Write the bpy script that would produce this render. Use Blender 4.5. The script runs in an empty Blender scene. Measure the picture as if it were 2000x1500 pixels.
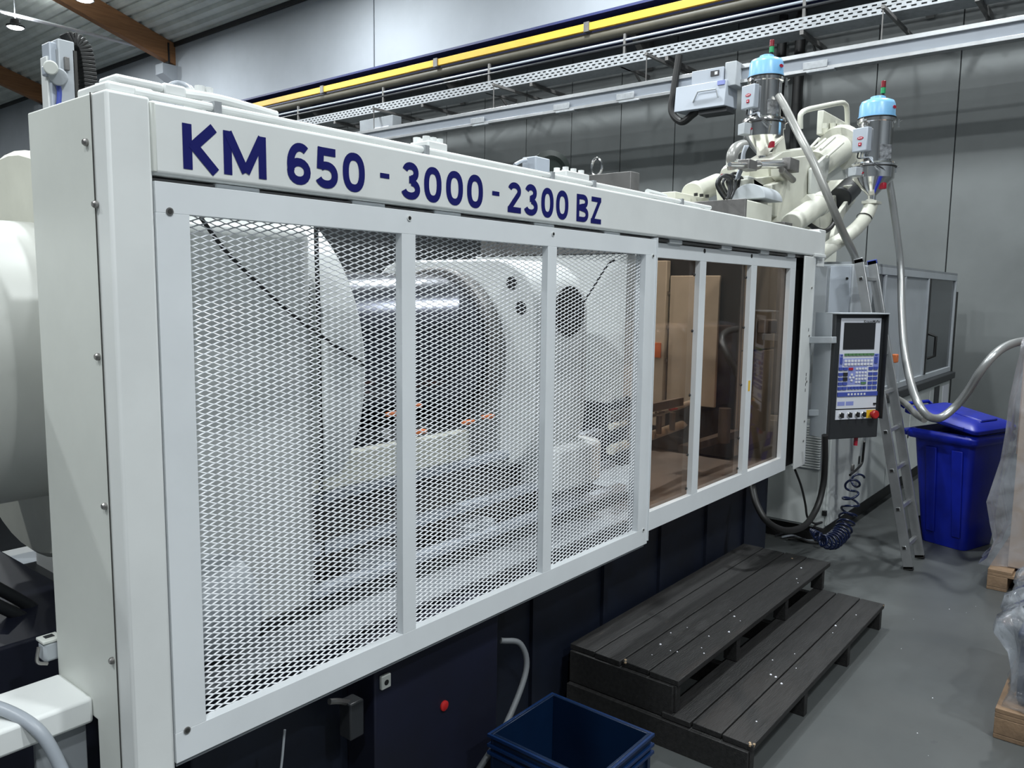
import bpy, bmesh, math, random
from mathutils import Vector, Matrix
random.seed(7)
S = bpy.context.scene
COL = S.collection

# ------------------------------------------------------------------ camera
YAW, PITCH, ROLL, FPX = 0.681632673, 0.11549417, -0.0129124335, 1561.07493
CAM = Vector((0.0, 0.0, 2.0))
fw = Vector((math.cos(YAW)*math.cos(PITCH), math.sin(YAW)*math.cos(PITCH), -math.sin(PITCH)))
rt0 = Vector((math.sin(YAW), -math.cos(YAW), 0.0))
dn0 = fw.cross(rt0)
c_, s_ = math.cos(ROLL), math.sin(ROLL)
rt = c_*rt0 + s_*dn0
dn = -s_*rt0 + c_*dn0
cam = bpy.data.cameras.new('camera')
cam.sensor_width = 36.0
cam.lens = FPX/2000*36.0
cam.clip_end = 200
camo = bpy.data.objects.new('camera', cam)
camo.matrix_world = Matrix(((rt.x, -dn.x, -fw.x, CAM.x), (rt.y, -dn.y, -fw.y, CAM.y),
                            (rt.z, -dn.z, -fw.z, CAM.z), (0, 0, 0, 1)))
COL.objects.link(camo)
S.camera = camo

def P(u, v, ax, c):
    """world point where the sight line of photo pixel (u, v) meets the plane axis=c"""
    d = rt*(u-1000) + dn*(v-750) + fw*FPX
    t = (c-CAM[ax])/d[ax]
    return CAM + d*t

# ------------------------------------------------------------------ world, exposure, lamp powers
W = bpy.data.worlds.new('world'); S.world = W
W.use_nodes = True
W.node_tree.nodes['Background'].inputs[0].default_value = (0.80, 0.90, 1.0, 1)
W.node_tree.nodes['Background'].inputs[1].default_value = 0.11
S.view_settings.view_transform = 'Standard'
S.view_settings.look = 'None'
S.view_settings.exposure = 0.03
S.view_settings.gamma = 1.0
S.view_settings.use_curve_mapping = False
LAMP_W = 330.0
LAMP_COL = (0.93, 0.98, 1.0)
LAMPS = [(8.46, 23.3), (8.66, 19.8), (9.4, 13.0), (9.4, 7.0), (9.4, 1.0),
         (2.6, 14.0), (2.6, 8.0), (4.4, 3.3), (2.6, -2.6), (-3.0, 8.0), (-3.0, 2.6), (-3.0, -3.0), (0.8, -6.0), (4.5, 19.0), (4.5, 27.0), (5.0, 35.0)]  # last three are unseen lamps added to brighten the far-left upper wall

# ------------------------------------------------------------------ materials
MATS = {}
def mat(name, col, rough=0.5, metal=0.0, var=0.06, scale=3.0, bump=0.0, bscale=60.0, col2=None, wear=None,
        wscale=8.0, wth=0.7, spec=0.5, emit=None, es=1.0, coord='Object', stretch=None, coat=0.0):
    m = bpy.data.materials.new(name); m.use_nodes = True
    nt = m.node_tree; N = nt.nodes; L = nt.links
    b = N['Principled BSDF']
    b.inputs['Roughness'].default_value = rough
    b.inputs['Metallic'].default_value = metal
    b.inputs['Specular IOR Level'].default_value = spec
    b.inputs['Coat Weight'].default_value = coat
    tc = N.new('ShaderNodeTexCoord')
    vec = tc.outputs[coord]
    if stretch:
        mp = N.new('ShaderNodeMapping'); mp.inputs['Scale'].default_value = stretch
        L.new(vec, mp.inputs['Vector']); vec = mp.outputs['Vector']
    n1 = N.new('ShaderNodeTexNoise'); n1.inputs['Scale'].default_value = scale
    n1.inputs['Detail'].default_value = 5; n1.inputs['Roughness'].default_value = 0.6
    L.new(vec, n1.inputs['Vector'])
    rp = N.new('ShaderNodeValToRGB')
    c2 = col2 if col2 else tuple(max(0, c*(1-var*2.2)) for c in col)
    c1 = tuple(min(1, c*(1+var*0.6)) for c in col)
    rp.color_ramp.elements[0].position = 0.3; rp.color_ramp.elements[0].color = (*c2, 1)
    rp.color_ramp.elements[1].position = 0.62; rp.color_ramp.elements[1].color = (*c1, 1)
    L.new(n1.outputs['Fac'], rp.inputs['Fac'])
    out = rp.outputs['Color']
    if wear:
        n2 = N.new('ShaderNodeTexNoise'); n2.inputs['Scale'].default_value = wscale
        n2.inputs['Detail'].default_value = 8; n2.inputs['Roughness'].default_value = 0.7
        L.new(vec, n2.inputs['Vector'])
        r2 = N.new('ShaderNodeValToRGB')
        r2.color_ramp.elements[0].position = wth; r2.color_ramp.elements[0].color = (0, 0, 0, 1)
        r2.color_ramp.elements[1].position = wth+0.05; r2.color_ramp.elements[1].color = (1, 1, 1, 1)
        L.new(n2.outputs['Fac'], r2.inputs['Fac'])
        mx = N.new('ShaderNodeMix'); mx.data_type = 'RGBA'
        L.new(r2.outputs['Color'], mx.inputs['Factor'])
        L.new(out, mx.inputs[6]); mx.inputs[7].default_value = (*wear, 1)
        out = mx.outputs[2]
    L.new(out, b.inputs['Base Color'])
    if bump:
        n3 = N.new('ShaderNodeTexNoise'); n3.inputs['Scale'].default_value = bscale; n3.inputs['Detail'].default_value = 4
        L.new(vec, n3.inputs['Vector'])
        bp = N.new('ShaderNodeBump'); bp.inputs['Strength'].default_value = bump; bp.inputs['Distance'].default_value = 0.01
        L.new(n3.outputs['Fac'], bp.inputs['Height']); L.new(bp.outputs['Normal'], b.inputs['Normal'])
    if emit:
        b.inputs['Emission Color'].default_value = (*emit, 1); b.inputs['Emission Strength'].default_value = es
    MATS[name] = m
    return m

def see_through(name, tint, gloss_rough, gloss_fac, body=None, body_fac=0.0, bump=0.0, bscale=12.0, vary=False):
    m = bpy.data.materials.new(name); m.use_nodes = True
    nt = m.node_tree; N = nt.nodes; L = nt.links
    N.remove(N['Principled BSDF'])
    o = N['Material Output']
    tr = N.new('ShaderNodeBsdfTransparent'); tr.inputs['Color'].default_value = (*tint, 1)
    cur = tr.outputs[0]
    tc = N.new('ShaderNodeTexCoord')
    nz = N.new('ShaderNodeTexNoise'); nz.inputs['Scale'].default_value = bscale; nz.inputs['Detail'].default_value = 6
    nz.inputs['Distortion'].default_value = 1.5
    L.new(tc.outputs['Object'], nz.inputs['Vector'])
    bp = None
    if bump:
        bp = N.new('ShaderNodeBump'); bp.inputs['Strength'].default_value = bump; bp.inputs['Distance'].default_value = 0.03
        L.new(nz.outputs['Fac'], bp.inputs['Height'])
    if body:
        df = N.new('ShaderNodeBsdfDiffuse'); df.inputs['Color'].default_value = (*body, 1)
        mx = N.new('ShaderNodeMixShader'); mx.inputs[0].default_value = body_fac
        if vary:
            mr = N.new('ShaderNodeMapRange'); mr.inputs['From Min'].default_value = 0.35; mr.inputs['From Max'].default_value = 0.7
            mr.inputs['To Min'].default_value = body_fac*0.5; mr.inputs['To Max'].default_value = min(1, body_fac*1.7)
            L.new(nz.outputs['Fac'], mr.inputs['Value']); L.new(mr.outputs['Result'], mx.inputs[0])
        L.new(cur, mx.inputs[1]); L.new(df.outputs[0], mx.inputs[2]); cur = mx.outputs[0]
    gl = N.new('ShaderNodeBsdfGlossy'); gl.inputs['Roughness'].default_value = gloss_rough
    if bp: L.new(bp.outputs['Normal'], gl.inputs['Normal'])
    fr = N.new('ShaderNodeLayerWeight'); fr.inputs['Blend'].default_value = 0.5      # same from both sides of a thin sheet
    if bp: L.new(bp.outputs['Normal'], fr.inputs['Normal'])
    pw = N.new('ShaderNodeMath'); pw.operation = 'POWER'; pw.inputs[1].default_value = 5.0
    L.new(fr.outputs['Facing'], pw.inputs[0])
    ml = N.new('ShaderNodeMath'); ml.operation = 'MULTIPLY_ADD'; ml.inputs[1].default_value = 0.9*min(1.0, gloss_fac); ml.inputs[2].default_value = 0.045*gloss_fac
    L.new(pw.outputs[0], ml.inputs[0])
    m2 = N.new('ShaderNodeMixShader'); L.new(ml.outputs[0], m2.inputs[0])
    L.new(cur, m2.inputs[1]); L.new(gl.outputs[0], m2.inputs[2]); L.new(m2.outputs[0], o.inputs['Surface'])
    MATS[name] = m
    return m

WHITE = mat('white machine paint', (0.74, 0.76, 0.75), 0.42, var=0.035, scale=2.2, wear=(0.50, 0.51, 0.50), wscale=1.7, wth=0.68)
PANELW = mat('warm white sheet paint', (0.66, 0.68, 0.64), 0.45, var=0.04, scale=1.6, wear=(0.45, 0.46, 0.43), wscale=2.3, wth=0.69)
DOORW = mat('white door paint with cool light tint', (0.74, 0.77, 0.79), 0.45, var=0.03, scale=2.0, wear=(0.42, 0.43, 0.44), wscale=3.0, wth=0.72)  # same paint as the frame; the cool lamplight is put into the colour
MESHW = mat('white mesh coating', (0.84, 0.86, 0.89), 0.35, var=0.02)
CREAM = mat('cream machine paint', (0.64, 0.64, 0.56), 0.42, var=0.05, scale=3.5, wear=(0.35, 0.34, 0.29), wscale=5, wth=0.70)
TANK = mat('cream cylinder paint', (0.52, 0.53, 0.50), 0.4, var=0.02)
LETTER = mat('dark blue lettering', (0.007, 0.009, 0.12), 0.6, var=0.05, spec=0.2)
NAVY = mat('navy machine paint', (0.003, 0.005, 0.018), 0.6, var=0.2, scale=3)
NAVYD = mat('dark navy base paint', (0.003, 0.006, 0.016), 0.55, var=0.2, scale=3)
NAVYM = mat('royal navy paint', (0.0025, 0.004, 0.018), 0.6, var=0.2, scale=2)
BLACK = mat('black rubber', (0.012, 0.012, 0.012), 0.5, var=0.1)
DARK = mat('dark plastic', (0.022, 0.024, 0.027), 0.42, var=0.08)
DARKGAP = mat('dark brown strip', (0.035, 0.034, 0.032), 0.6, var=0.1)
STEEL = mat('bare steel', (0.33, 0.32, 0.31), 0.38, metal=0.85, var=0.12, scale=6)
STEELD = mat('dull steel plate', (0.20, 0.195, 0.19), 0.5, metal=0.5, var=0.15, scale=5)
CHROME = mat('polished stainless', (0.85, 0.84, 0.83), 0.14, metal=1.0, var=0.03)
RAMM = mat('oily chrome ram', (0.07, 0.075, 0.095), 0.22, metal=0.9, var=0.15, scale=5)
ALU = mat('aluminium', (0.42, 0.43, 0.44), 0.35, metal=0.75, var=0.06, scale=8)
GALV = mat('galvanised sheet', (0.40, 0.42, 0.44), 0.42, metal=0.35, var=0.10, scale=14)
GREYP = mat('light grey paint', (0.42, 0.45, 0.48), 0.45, var=0.04)
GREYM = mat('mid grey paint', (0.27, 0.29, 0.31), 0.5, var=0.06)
CABW = mat('white cabinet paint', (0.58, 0.61, 0.60), 0.45, var=0.05, scale=2, wear=(0.36, 0.36, 0.34), wscale=3, wth=0.70)
BOXG = mat('pale grey plastic box', (0.42, 0.46, 0.52), 0.4, var=0.02)
WALLP = mat('grey sandwich panel', (0.15, 0.162, 0.162), 0.55, var=0.06, scale=1.3)
WALLU = mat('white painted concrete', (0.38, 0.41, 0.445), 0.8, var=0.05, scale=0.6, wear=(0.34, 0.36, 0.38), wscale=2.5, wth=0.74)
ROOF = mat('grey trapezoidal sheet', (0.66, 0.70, 0.67), 0.5, var=0.07, scale=1.5)
GLULAM = mat('brown glulam timber', (0.30, 0.14, 0.058), 0.55, var=0.12, scale=2.5, stretch=(0.6, 6, 10))
FLOOR = mat('grey sealed concrete', (0.072, 0.078, 0.078), 0.42, var=0.14, scale=0.9, wear=(0.04, 0.044, 0.047), wscale=2.6, wth=0.66, bump=0.03, bscale=30)
YELLOW = mat('yellow conductor rail', (0.80, 0.47, 0.05), 0.4, var=0.06)
KHAKI = mat('khaki pipe paint', (0.09, 0.082, 0.06), 0.55, var=0.08)
GIRD = mat('blue girder paint', (0.022, 0.03, 0.12), 0.5, var=0.1)
BLUEBIN = mat('blue bin plastic', (0.005, 0.016, 0.33), 0.38, var=0.10, scale=4, spec=0.4)
CRATE = mat('dark blue crate plastic', (0.002, 0.012, 0.040), 0.35, var=0.1)
LIDB = mat('sky blue enamel', (0.23, 0.50, 0.78), 0.3, var=0.03)
RED = mat('red plastic', (0.42, 0.015, 0.015), 0.35, var=0.05)
DRED = mat('dark red badge', (0.42, 0.012, 0.035), 0.4, var=0.03)
GREEN = mat('green lens', (0.02, 0.28, 0.10), 0.3, var=0.03)
REDL = mat('dark red lens', (0.20, 0.012, 0.02), 0.25, var=0.03)
ORANGE = mat('orange plastic', (0.75, 0.20, 0.06), 0.5, var=0.1)
YEL2 = mat('yellow plate', (0.80, 0.50, 0.03), 0.45, var=0.05)
WOODB = mat('black stained planks', (0.013, 0.0125, 0.0125), 0.6, var=0.3, scale=7, stretch=(1, 8, 8), wear=(0.035, 0.03, 0.025), wscale=4, wth=0.63, bump=0.3, bscale=25)
CHIPW = mat('chipped raw wood', (0.30, 0.22, 0.14), 0.7, var=0.3, scale=30)
PALW = mat('pallet timber', (0.23, 0.15, 0.09), 0.7, var=0.2, scale=6, bump=0.2)
CARD = mat('brown cardboard', (0.36, 0.23, 0.155), 0.8, var=0.08, scale=3)
HOSE = mat('grey conveying hose', (0.30, 0.30, 0.285), 0.35, var=0.08, metal=0.3)
HOSEF = mat('ribbed steel hose', (0.42, 0.43, 0.43), 0.33, metal=0.6, var=0.05)
CABLE = mat('grey cable sheath', (0.33, 0.36, 0.40), 0.4, var=0.04)
SPIRAL = mat('blue coiled cable', (0.004, 0.010, 0.045), 0.25, var=0.1)
PLATEW = mat('white front plate', (0.66, 0.68, 0.74), 0.4, var=0.02)
KEYB = mat('blue keys', (0.055, 0.085, 0.38), 0.4, var=0.05)
KEYL = mat('lilac key field', (0.25, 0.29, 0.62), 0.4, var=0.03)
KEYW = mat('white keys', (0.75, 0.76, 0.82), 0.4, var=0.03)
KEYG = mat('green keys', (0.10, 0.22, 0.10), 0.4, var=0.04)
SCREEN = mat('dark screen', (0.018, 0.018, 0.020), 0.12, var=0.02)
PRINT = mat('white print', (0.7, 0.7, 0.72), 0.5, var=0.02)
PRINTK = mat('black print', (0.03, 0.03, 0.035), 0.5, var=0.02)
LENS = mat('lit lamp lens', (0.9, 0.9, 0.9), 0.5, emit=(0.95, 0.99, 1.0), es=22.0)
SILVERTAG = mat('silver label', (0.55, 0.56, 0.58), 0.25, metal=0.7, var=0.35, scale=25)
ROPE = mat('black bungee', (0.015, 0.015, 0.016), 0.6, var=0.1)
AMBER = see_through('amber polycarbonate', (0.68, 0.57, 0.49), 0.03, 1.0)
SMOKE = see_through('smoked glazing', (0.42, 0.44, 0.46), 0.06, 1.0, (0.2, 0.22, 0.24), 0.35)
FILM = see_through('clear stretch film', (0.93, 0.94, 0.97), 0.16, 1.6, (0.62, 0.65, 0.72), 0.20, bump=0.6, bscale=5.0, vary=True)
FILM2 = see_through('shiny shrink film', (0.93, 0.95, 0.98), 0.10, 2.2, (0.68, 0.72, 0.78), 0.22, bump=1.0, bscale=9.0, vary=True)

# ------------------------------------------------------------------ helpers
ORG = {}
def tag(o, label=None, cat=None, group=None, kind=None):
    if label: o['label'] = label
    if cat: o['category'] = cat
    if group: o['group'] = group
    if kind: o['kind'] = kind
    return o

def root(name, label, cat, loc, group=None, kind=None):
    o = bpy.data.objects.new(name, None); COL.objects.link(o)
    o.empty_display_size = 0.1
    o.location = loc; ORG[o.name] = Vector(loc)
    return tag(o, label, cat, group, kind)

def catmull(pts, n=8):
    pts = [Vector(p) for p in pts]
    if len(pts) < 3: return pts
    q = [2*pts[0]-pts[1]] + pts + [2*pts[-1]-pts[-2]]
    out = []
    for i in range(1, len(q)-2):
        a, b, c, d = q[i-1:i+3]
        for k in range(n):
            t = k/n
            out.append(0.5*((2*b)+(c-a)*t+(2*a-5*b+4*c-d)*t*t+(3*b-a-3*c+d)*t**3))
    out.append(pts[-1]); return out

class MB:
    def __init__(s, T=None):
        s.bm = bmesh.new(); s.T = T; s.mi = 0
    def v(s, p):
        p = Vector(p)
        if s.T is not None: p = s.T @ p
        return s.bm.verts.new(p)
    def f(s, vs):
        try:
            fc = s.bm.faces.new(vs); fc.material_index = s.mi; fc.smooth = True
            return fc
        except ValueError:
            return None
    def box(s, a, b):
        x0, y0, z0 = (min(a[i], b[i]) for i in range(3)); x1, y1, z1 = (max(a[i], b[i]) for i in range(3))
        V = [s.v(p) for p in ((x0,y0,z0),(x1,y0,z0),(x1,y1,z0),(x0,y1,z0),(x0,y0,z1),(x1,y0,z1),(x1,y1,z1),(x0,y1,z1))]
        for q in ((3,2,1,0),(4,5,6,7),(0,1,5,4),(1,2,6,5),(2,3,7,6),(3,0,4,7)): s.f([V[i] for i in q])
        return s
    def prism(s, poly, vec):
        vec = Vector(vec)
        A = [s.v(p) for p in poly]; B = [s.v(Vector(p)+vec) for p in poly]
        n = len(poly)
        s.f(A[::-1]); s.f(B)
        for i in range(n): s.f([A[i], A[(i+1) % n], B[(i+1) % n], B[i]])
        return s
    def lathe(s, prof, p0, axis, n=28, close=True):
        """prof: list of (radius, distance along axis)"""
        p0 = Vector(p0); ax = Vector(axis).normalized()
        t = Vector((0,0,1)) if abs(ax.z) < 0.9 else Vector((1,0,0))
        e1 = ax.cross(t).normalized(); e2 = ax.cross(e1)
        rings = []
        for r, h in prof:
            if r < 1e-6: rings.append([s.v(p0+ax*h)])
            else: rings.append([s.v(p0+ax*h+(e1*math.cos(2*math.pi*k/n)+e2*math.sin(2*math.pi*k/n))*r) for k in range(n)])
        for a, b in zip(rings, rings[1:]):
            for k in range(n):
                k2 = (k+1) % n
                if len(a) == 1 and len(b) == 1: continue
                if len(a) == 1: s.f([a[0], b[k2], b[k]])
                elif len(b) == 1: s.f([a[k], a[k2], b[0]])
                else: s.f([a[k], a[k2], b[k2], b[k]])
        if close:
            if len(rings[0]) > 1: s.f(rings[0][::-1])
            if len(rings[-1]) > 1: s.f(rings[-1])
        return s
    def cyl(s, p0, p1, r0, r1=None, n=20):
        p0 = Vector(p0); p1 = Vector(p1); r1 = r0 if r1 is None else r1
        return s.lathe([(r0, 0), (r1, (p1-p0).length)], p0, p1-p0, n)
    def tube(s, pts, r, n=10, sm=8, closed=False, rf=None):
        pts = catmull(pts, sm) if sm else [Vector(p) for p in pts]
        m = len(pts); rings = []
        e1 = None
        for i, p in enumerate(pts):
            d = (pts[min(i+1, m-1)]-pts[max(i-1, 0)])
            if d.length < 1e-9: continue
            d.normalize()
            if e1 is None:
                t = Vector((0,0,1)) if abs(d.z) < 0.9 else Vector((1,0,0))
                e1 = d.cross(t).normalized()
            e1 = (e1-d*e1.dot(d)).normalized(); e2 = d.cross(e1)
            rr = r*(rf(i) if rf else 1)
            rings.append([s.v(p+(e1*math.cos(2*math.pi*k/n)+e2*math.sin(2*math.pi*k/n))*rr) for k in range(n)])
        for a, b in zip(rings, rings[1:]):
            for k in range(n): s.f([a[k], a[(k+1) % n], b[(k+1) % n], b[k]])
        s.f(rings[0][::-1]); s.f(rings[-1])
        return s
    def beam(s, p0, p1, w, h, up=(0,0,1)):
        """rectangular bar from p0 to p1, w sideways, h along up"""
        p0 = Vector(p0); p1 = Vector(p1); d = (p1-p0).normalized(); up = Vector(up)
        sd = d.cross(up).normalized(); u2 = sd.cross(d)
        q = [p0+sd*a*w/2+u2*b*h/2 for a, b in ((-1,-1),(1,-1),(1,1),(-1,1))]
        return s.prism(q, p1-p0)
    def build(s, name, m, parent=None, bevel=0.0, label=None, cat=None, group=None, kind=None, loc=None, sharp=35, segs=2):
        bm = s.bm
        bmesh.ops.recalc_face_normals(bm, faces=bm.faces)
        me = bpy.data.meshes.new(name); 
        if parent is not None: org = ORG[parent.name]
        elif loc is not None: org = Vector(loc)
        else:
            xs = [v.co for v in bm.verts]
            org = Vector(((min(v.x for v in xs)+max(v.x for v in xs))/2, (min(v.y for v in xs)+max(v.y for v in xs))/2, min(v.z for v in xs)))
        bmesh.ops.translate(bm, vec=-org, verts=bm.verts)
        bm.to_mesh(me); bm.free()
        for k in (m if isinstance(m, (list, tuple)) else [m]): me.materials.append(k)
        me.set_sharp_from_angle(angle=math.radians(sharp))
        o = bpy.data.objects.new(name, me); COL.objects.link(o)
        ORG[o.name] = org
        if parent is not None: o.parent = parent
        else: o.location = org
        if bevel:
            b = o.modifiers.new('bevel', 'BEVEL'); b.width = bevel; b.segments = segs
            b.limit_method = 'ANGLE'; b.angle_limit = math.radians(40)
        return tag(o, label, cat, group, kind)

def bx(name, a, b, m, parent=None, bevel=0.0, T=None, **k):
    return MB(T).box(a, b).build(name, m, parent, bevel, **k)
def cy(name, p0, p1, r, m, parent=None, r1=None, n=20, bevel=0.0, T=None, **k):
    return MB(T).cyl(p0, p1, r, r1, n).build(name, m, parent, bevel, **k)
def tb(name, pts, r, m, parent=None, n=10, sm=8, T=None, rf=None, **k):
    return MB(T).tube(pts, r, n, sm, rf=rf).build(name, m, parent, sharp=60, **k)

def dup(rt_, dloc, name=None, label=None, rotz=None):
    r = rt_.copy(); COL.objects.link(r)
    r.location = rt_.location+Vector(dloc)
    if rotz is not None: r.rotation_euler = (0, 0, rotz)
    if label: r['label'] = label
    for ch in [o for o in COL.objects if o.parent == rt_]:
        c = ch.copy(); COL.objects.link(c); c.parent = r
        for g in [o for o in COL.objects if o.parent == ch]:
            d = g.copy(); COL.objects.link(d); d.parent = c
    return r

def text_mesh(body, bold=0.0):
    cu = bpy.data.curves.new('txt', 'FONT'); cu.body = body; cu.size = 1.0; cu.offset = bold; cu.resolution_u = 6
    ob = bpy.data.objects.new('txt', cu); COL.objects.link(ob)
    bpy.context.view_layer.update()
    me = bpy.data.meshes.new_from_object(ob.evaluated_get(bpy.context.evaluated_depsgraph_get()))
    vs = [v.co.copy() for v in me.vertices]; fs = [list(p.vertices) for p in me.polygons]
    COL.objects.unlink(ob); bpy.data.objects.remove(ob); bpy.data.curves.remove(cu); bpy.data.meshes.remove(me)
    return vs, fs
def put_text(mb, body, o, ex, ez, w, h, bold=0.0, thick=None):
    """fit a word into the rectangle o + ex*[0,w] + ez*[0,h]"""
    vs, fs = text_mesh(body, bold)
    x0 = min(v.x for v in vs); x1 = max(v.x for v in vs); y0 = min(v.y for v in vs); y1 = max(v.y for v in vs)
    o = Vector(o); ex = Vector(ex); ez = Vector(ez)
    V = [mb.v(o+ex*((v.x-x0)/(x1-x0)*w)+ez*((v.y-y0)/(y1-y0)*h)) for v in vs]
    for f in fs: mb.f([V[i] for i in f])

def stroke(mb, pts, w, o, sx, sz, ex, ez, closed=False):
    """flat letter stroke of width w (in letter units) along a polyline of (x, z) points"""
    n = len(pts); L = []; R = []
    P2 = [Vector((p[0]*sx, p[1]*sz)) for p in pts]
    for i in range(n):
        if closed: a, b = P2[(i-1) % n], P2[(i+1) % n]
        else: a, b = P2[max(i-1, 0)], P2[min(i+1, n-1)]
        if closed or 0 < i < n-1:
            d1 = (P2[i]-a).normalized(); d2 = (b-P2[i]).normalized()
            nn = Vector((-(d1+d2).y, (d1+d2).x)).normalized()
            k = 1/max(0.35, nn.dot(Vector((-d1.y, d1.x))))
        else:
            d = (b-a).normalized(); nn = Vector((-d.y, d.x)); k = 1
        L.append(P2[i]+nn*w/2*k); R.append(P2[i]-nn*w/2*k)
    o = Vector(o); ex = Vector(ex); ez = Vector(ez)
    q = lambda p: mb.v(o+ex*p.x+ez*p.y)
    A = [q(p) for p in L]; B = [q(p) for p in R]
    for i in range(n if closed else n-1):
        j = (i+1) % n
        mb.f([A[i], B[i], B[j], A[j]])

# ------------------------------------------------------------------ the hall
bx('floor', (-13, -12, -0.2), (12.4, 45, 0.0), FLOOR, kind='structure')
XW = 12.0
wall = bx('wall_back', (XW+0.02, -12, 0.0), (XW+0.25, 45, 6.35), GREYM, kind='structure')
y = -4.83
k = 0
while y < 30:
    bx('wall_panel', (XW-0.03, y+0.006, 0.0), (XW+0.02, y+1.012, 6.35), WALLP, wall, bevel=0.004)
    y += 1.02
bx('wall_left', (-13.2, -12.2, 0), (-13.0, 45, 17), WALLU, kind='structure')
bx('wall_front', (-13.0, -12.2, 0), (12.4, -12.0, 17), WALLU, kind='structure')
bx('wall_right', (-13.0, 45, 0), (12.4, 45.2, 17), WALLU, kind='structure')
for a, b in ((-11.6, -3.1), (-3.1, 5.27), (5.27, 13.6), (13.6, 21.93), (21.93, 30.3), (30.3, 38.6), (38.6, 44.9)):
    bx('concrete_panel', (XW-0.08, a+0.02, 6.35), (XW+0.25, b-0.02, 8.72), WALLU, wall, bevel=0.015)
def roofz(x): return 8.65+0.305*(XW-x)
mb = MB()
prof = []
x = XW+0.3
while x > -13:
    for dx, dz in ((0, 0), (0.11, 0), (0.15, 0.08), (0.24, 0.08)):
        prof.append((x-dx, roofz(x-dx)+dz))
    x -= 0.28
A = [mb.v((px_, -12, pz)) for px_, pz in prof]; B = [mb.v((px_, 45, pz)) for px_, pz in prof]
for i in range(len(prof)-1): mb.f([A[i], A[i+1], B[i+1], B[i]])
mb.build('ceiling', ROOF, kind='structure', sharp=20)
bx('trim_1', (XW-0.12, -12, 8.58), (XW+0.1, 45, 8.70), DARK, kind='structure')
for i, yb in enumerate((21.93, 30.3)):
    mb = MB()
    pts = [(XW-0.05, roofz(XW-0.05)-0.58), (-12.9, roofz(-12.9)-0.58), (-12.9, roofz(-12.9)), (XW-0.05, roofz(XW-0.05))]
    mb.prism([(a, yb-0.12, b) for a, b in pts], (0, 0.24, 0))
    lab = {21.93: 'brown glulam roof beam ending on the white corbel at the top of the wall',
           30.3: 'brown glulam roof beam farthest left, behind the upright robot arm'}.get(yb, 'brown glulam roof beam above the aisle, out of the picture')
    bm_ = mb.build('roof_beam', GLULAM, bevel=0.01, label=lab, cat='beam', group='glulam roof beams')
    t = MB(); t.prism([(XW-0.08, yb-0.2, 7.55), (XW-0.08, yb-0.2, 8.065), (XW-0.50, yb-0.2, 8.065), (XW-0.50, yb-0.2, 7.80)], (0, 0.4, 0))
    t.build('corbel', WALLU, label='white concrete corbel under a glulam beam, ' + ('beside the wall joint' if yb == 21.93 else 'farther away behind the guard' if yb == 30.3 else 'out of the picture'), cat='corbel', group='corbels under the roof beams')
    bx('beam_shoe', (XW-0.30, yb-0.14, roofz(XW)-0.56), (XW-0.26, yb+0.14, roofz(XW)+0.0), DARK, bm_)

# lamps
def lamp(x, y, z, label):
    t = root('high_bay_lamp', label, 'lamp', (x, y, z), 'round high-bay lamps')
    zr = roofz(x)-z
    MB().lathe([(0.19, 0.02), (0.21, 0.0), (0.21, 0.05), (0.13, 0.08), (0.10, 0.20), (0, 0.20)], (x, y, z), (0, 0, 1), 28).build('housing', DARK, t)
    MB().lathe([(0.185, 0.012), (0.15, -0.012), (0, -0.02)], (x, y, z), (0, 0, 1), 28).build('lens', LENS, t)
    cy('hanger', (x, y, z+0.2), (x, y, z+zr), 0.012, GREYM, t, n=6)
    li = bpy.data.lights.new('lamp_light', 'AREA'); li.shape = 'DISK'; li.size = 0.40; li.energy = LAMP_W; li.color = LAMP_COL
    lo = bpy.data.objects.new('lamp_light', li); COL.objects.link(lo); lo.location = (0, 0, -0.03); lo.parent = t
    l2 = bpy.data.lights.new('added_uplight', 'AREA'); l2.shape = 'DISK'; l2.size = 0.3; l2.energy = LAMP_W*0.10; l2.color = LAMP_COL     # extra light added to brighten the roof sheets; the housing is closed
    o2 = bpy.data.objects.new('added_uplight', l2); COL.objects.link(o2); o2.location = (0, 0, 0.24); o2.rotation_euler = (math.pi, 0, 0); o2.parent = t
    return t
for i, (x, y) in enumerate(LAMPS):
    lamp(x, y, 8.5, ['round high-bay lamp glowing at the far left under the roof', 'round high-bay lamp cut by the top edge of the picture, under the glulam beam'][i] if i < 2 else 'unseen round high-bay lamp above the hall, out of the picture')
# conduit under the roof
a = P(-60, 6, 0, 8.0); b = P(0, 22, 0, 8.2); c = P(310, 100, 0, 11.8)
tb('roof_conduit', [a, b, c], 0.045, KEYW, sm=0, label='thin pale conduit stretched under the roof sheets above the robot arm', cat='conduit')

# ---------------- crane runway, pipes, trays: all parallel to the back wall
YA, YB = -6.0, 27.0
t = root('crane_runway', 'dark blue crane girder running along the wall above the yellow rail', 'girder', (11.5, 6, 6.25))
def ybox(name, x0, x1, z0, z1, m, par, y0=YA, y1=YB, bevel=0.0): return bx(name, (x0, y0, z0), (x1, y1, z1), m, par, bevel)
ybox('top_flange', 11.30, 11.75, 6.46, 6.50, GIRD, t)
ybox('web', 11.50, 11.53, 6.10, 6.46, GIRD, t)
ybox('bottom_flange', 11.28, 11.75, 6.06, 6.10, GIRD, t)
for y in (-1.5, 2.65, 6.8, 10.95, 15.1, 19.3, 23.4):
    m_ = MB(); m_.prism([(11.3, y, 6.06), (11.92, y, 5.62), (11.92, y, 6.06)], (0, 0.10, 0)); m_.build('bracket', STEELD, t)
t = root('conductor_rail', 'yellow conductor rail clipped along the crane girder', 'rail', (11.2, 6, 6.2))
y = -6.0
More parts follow.
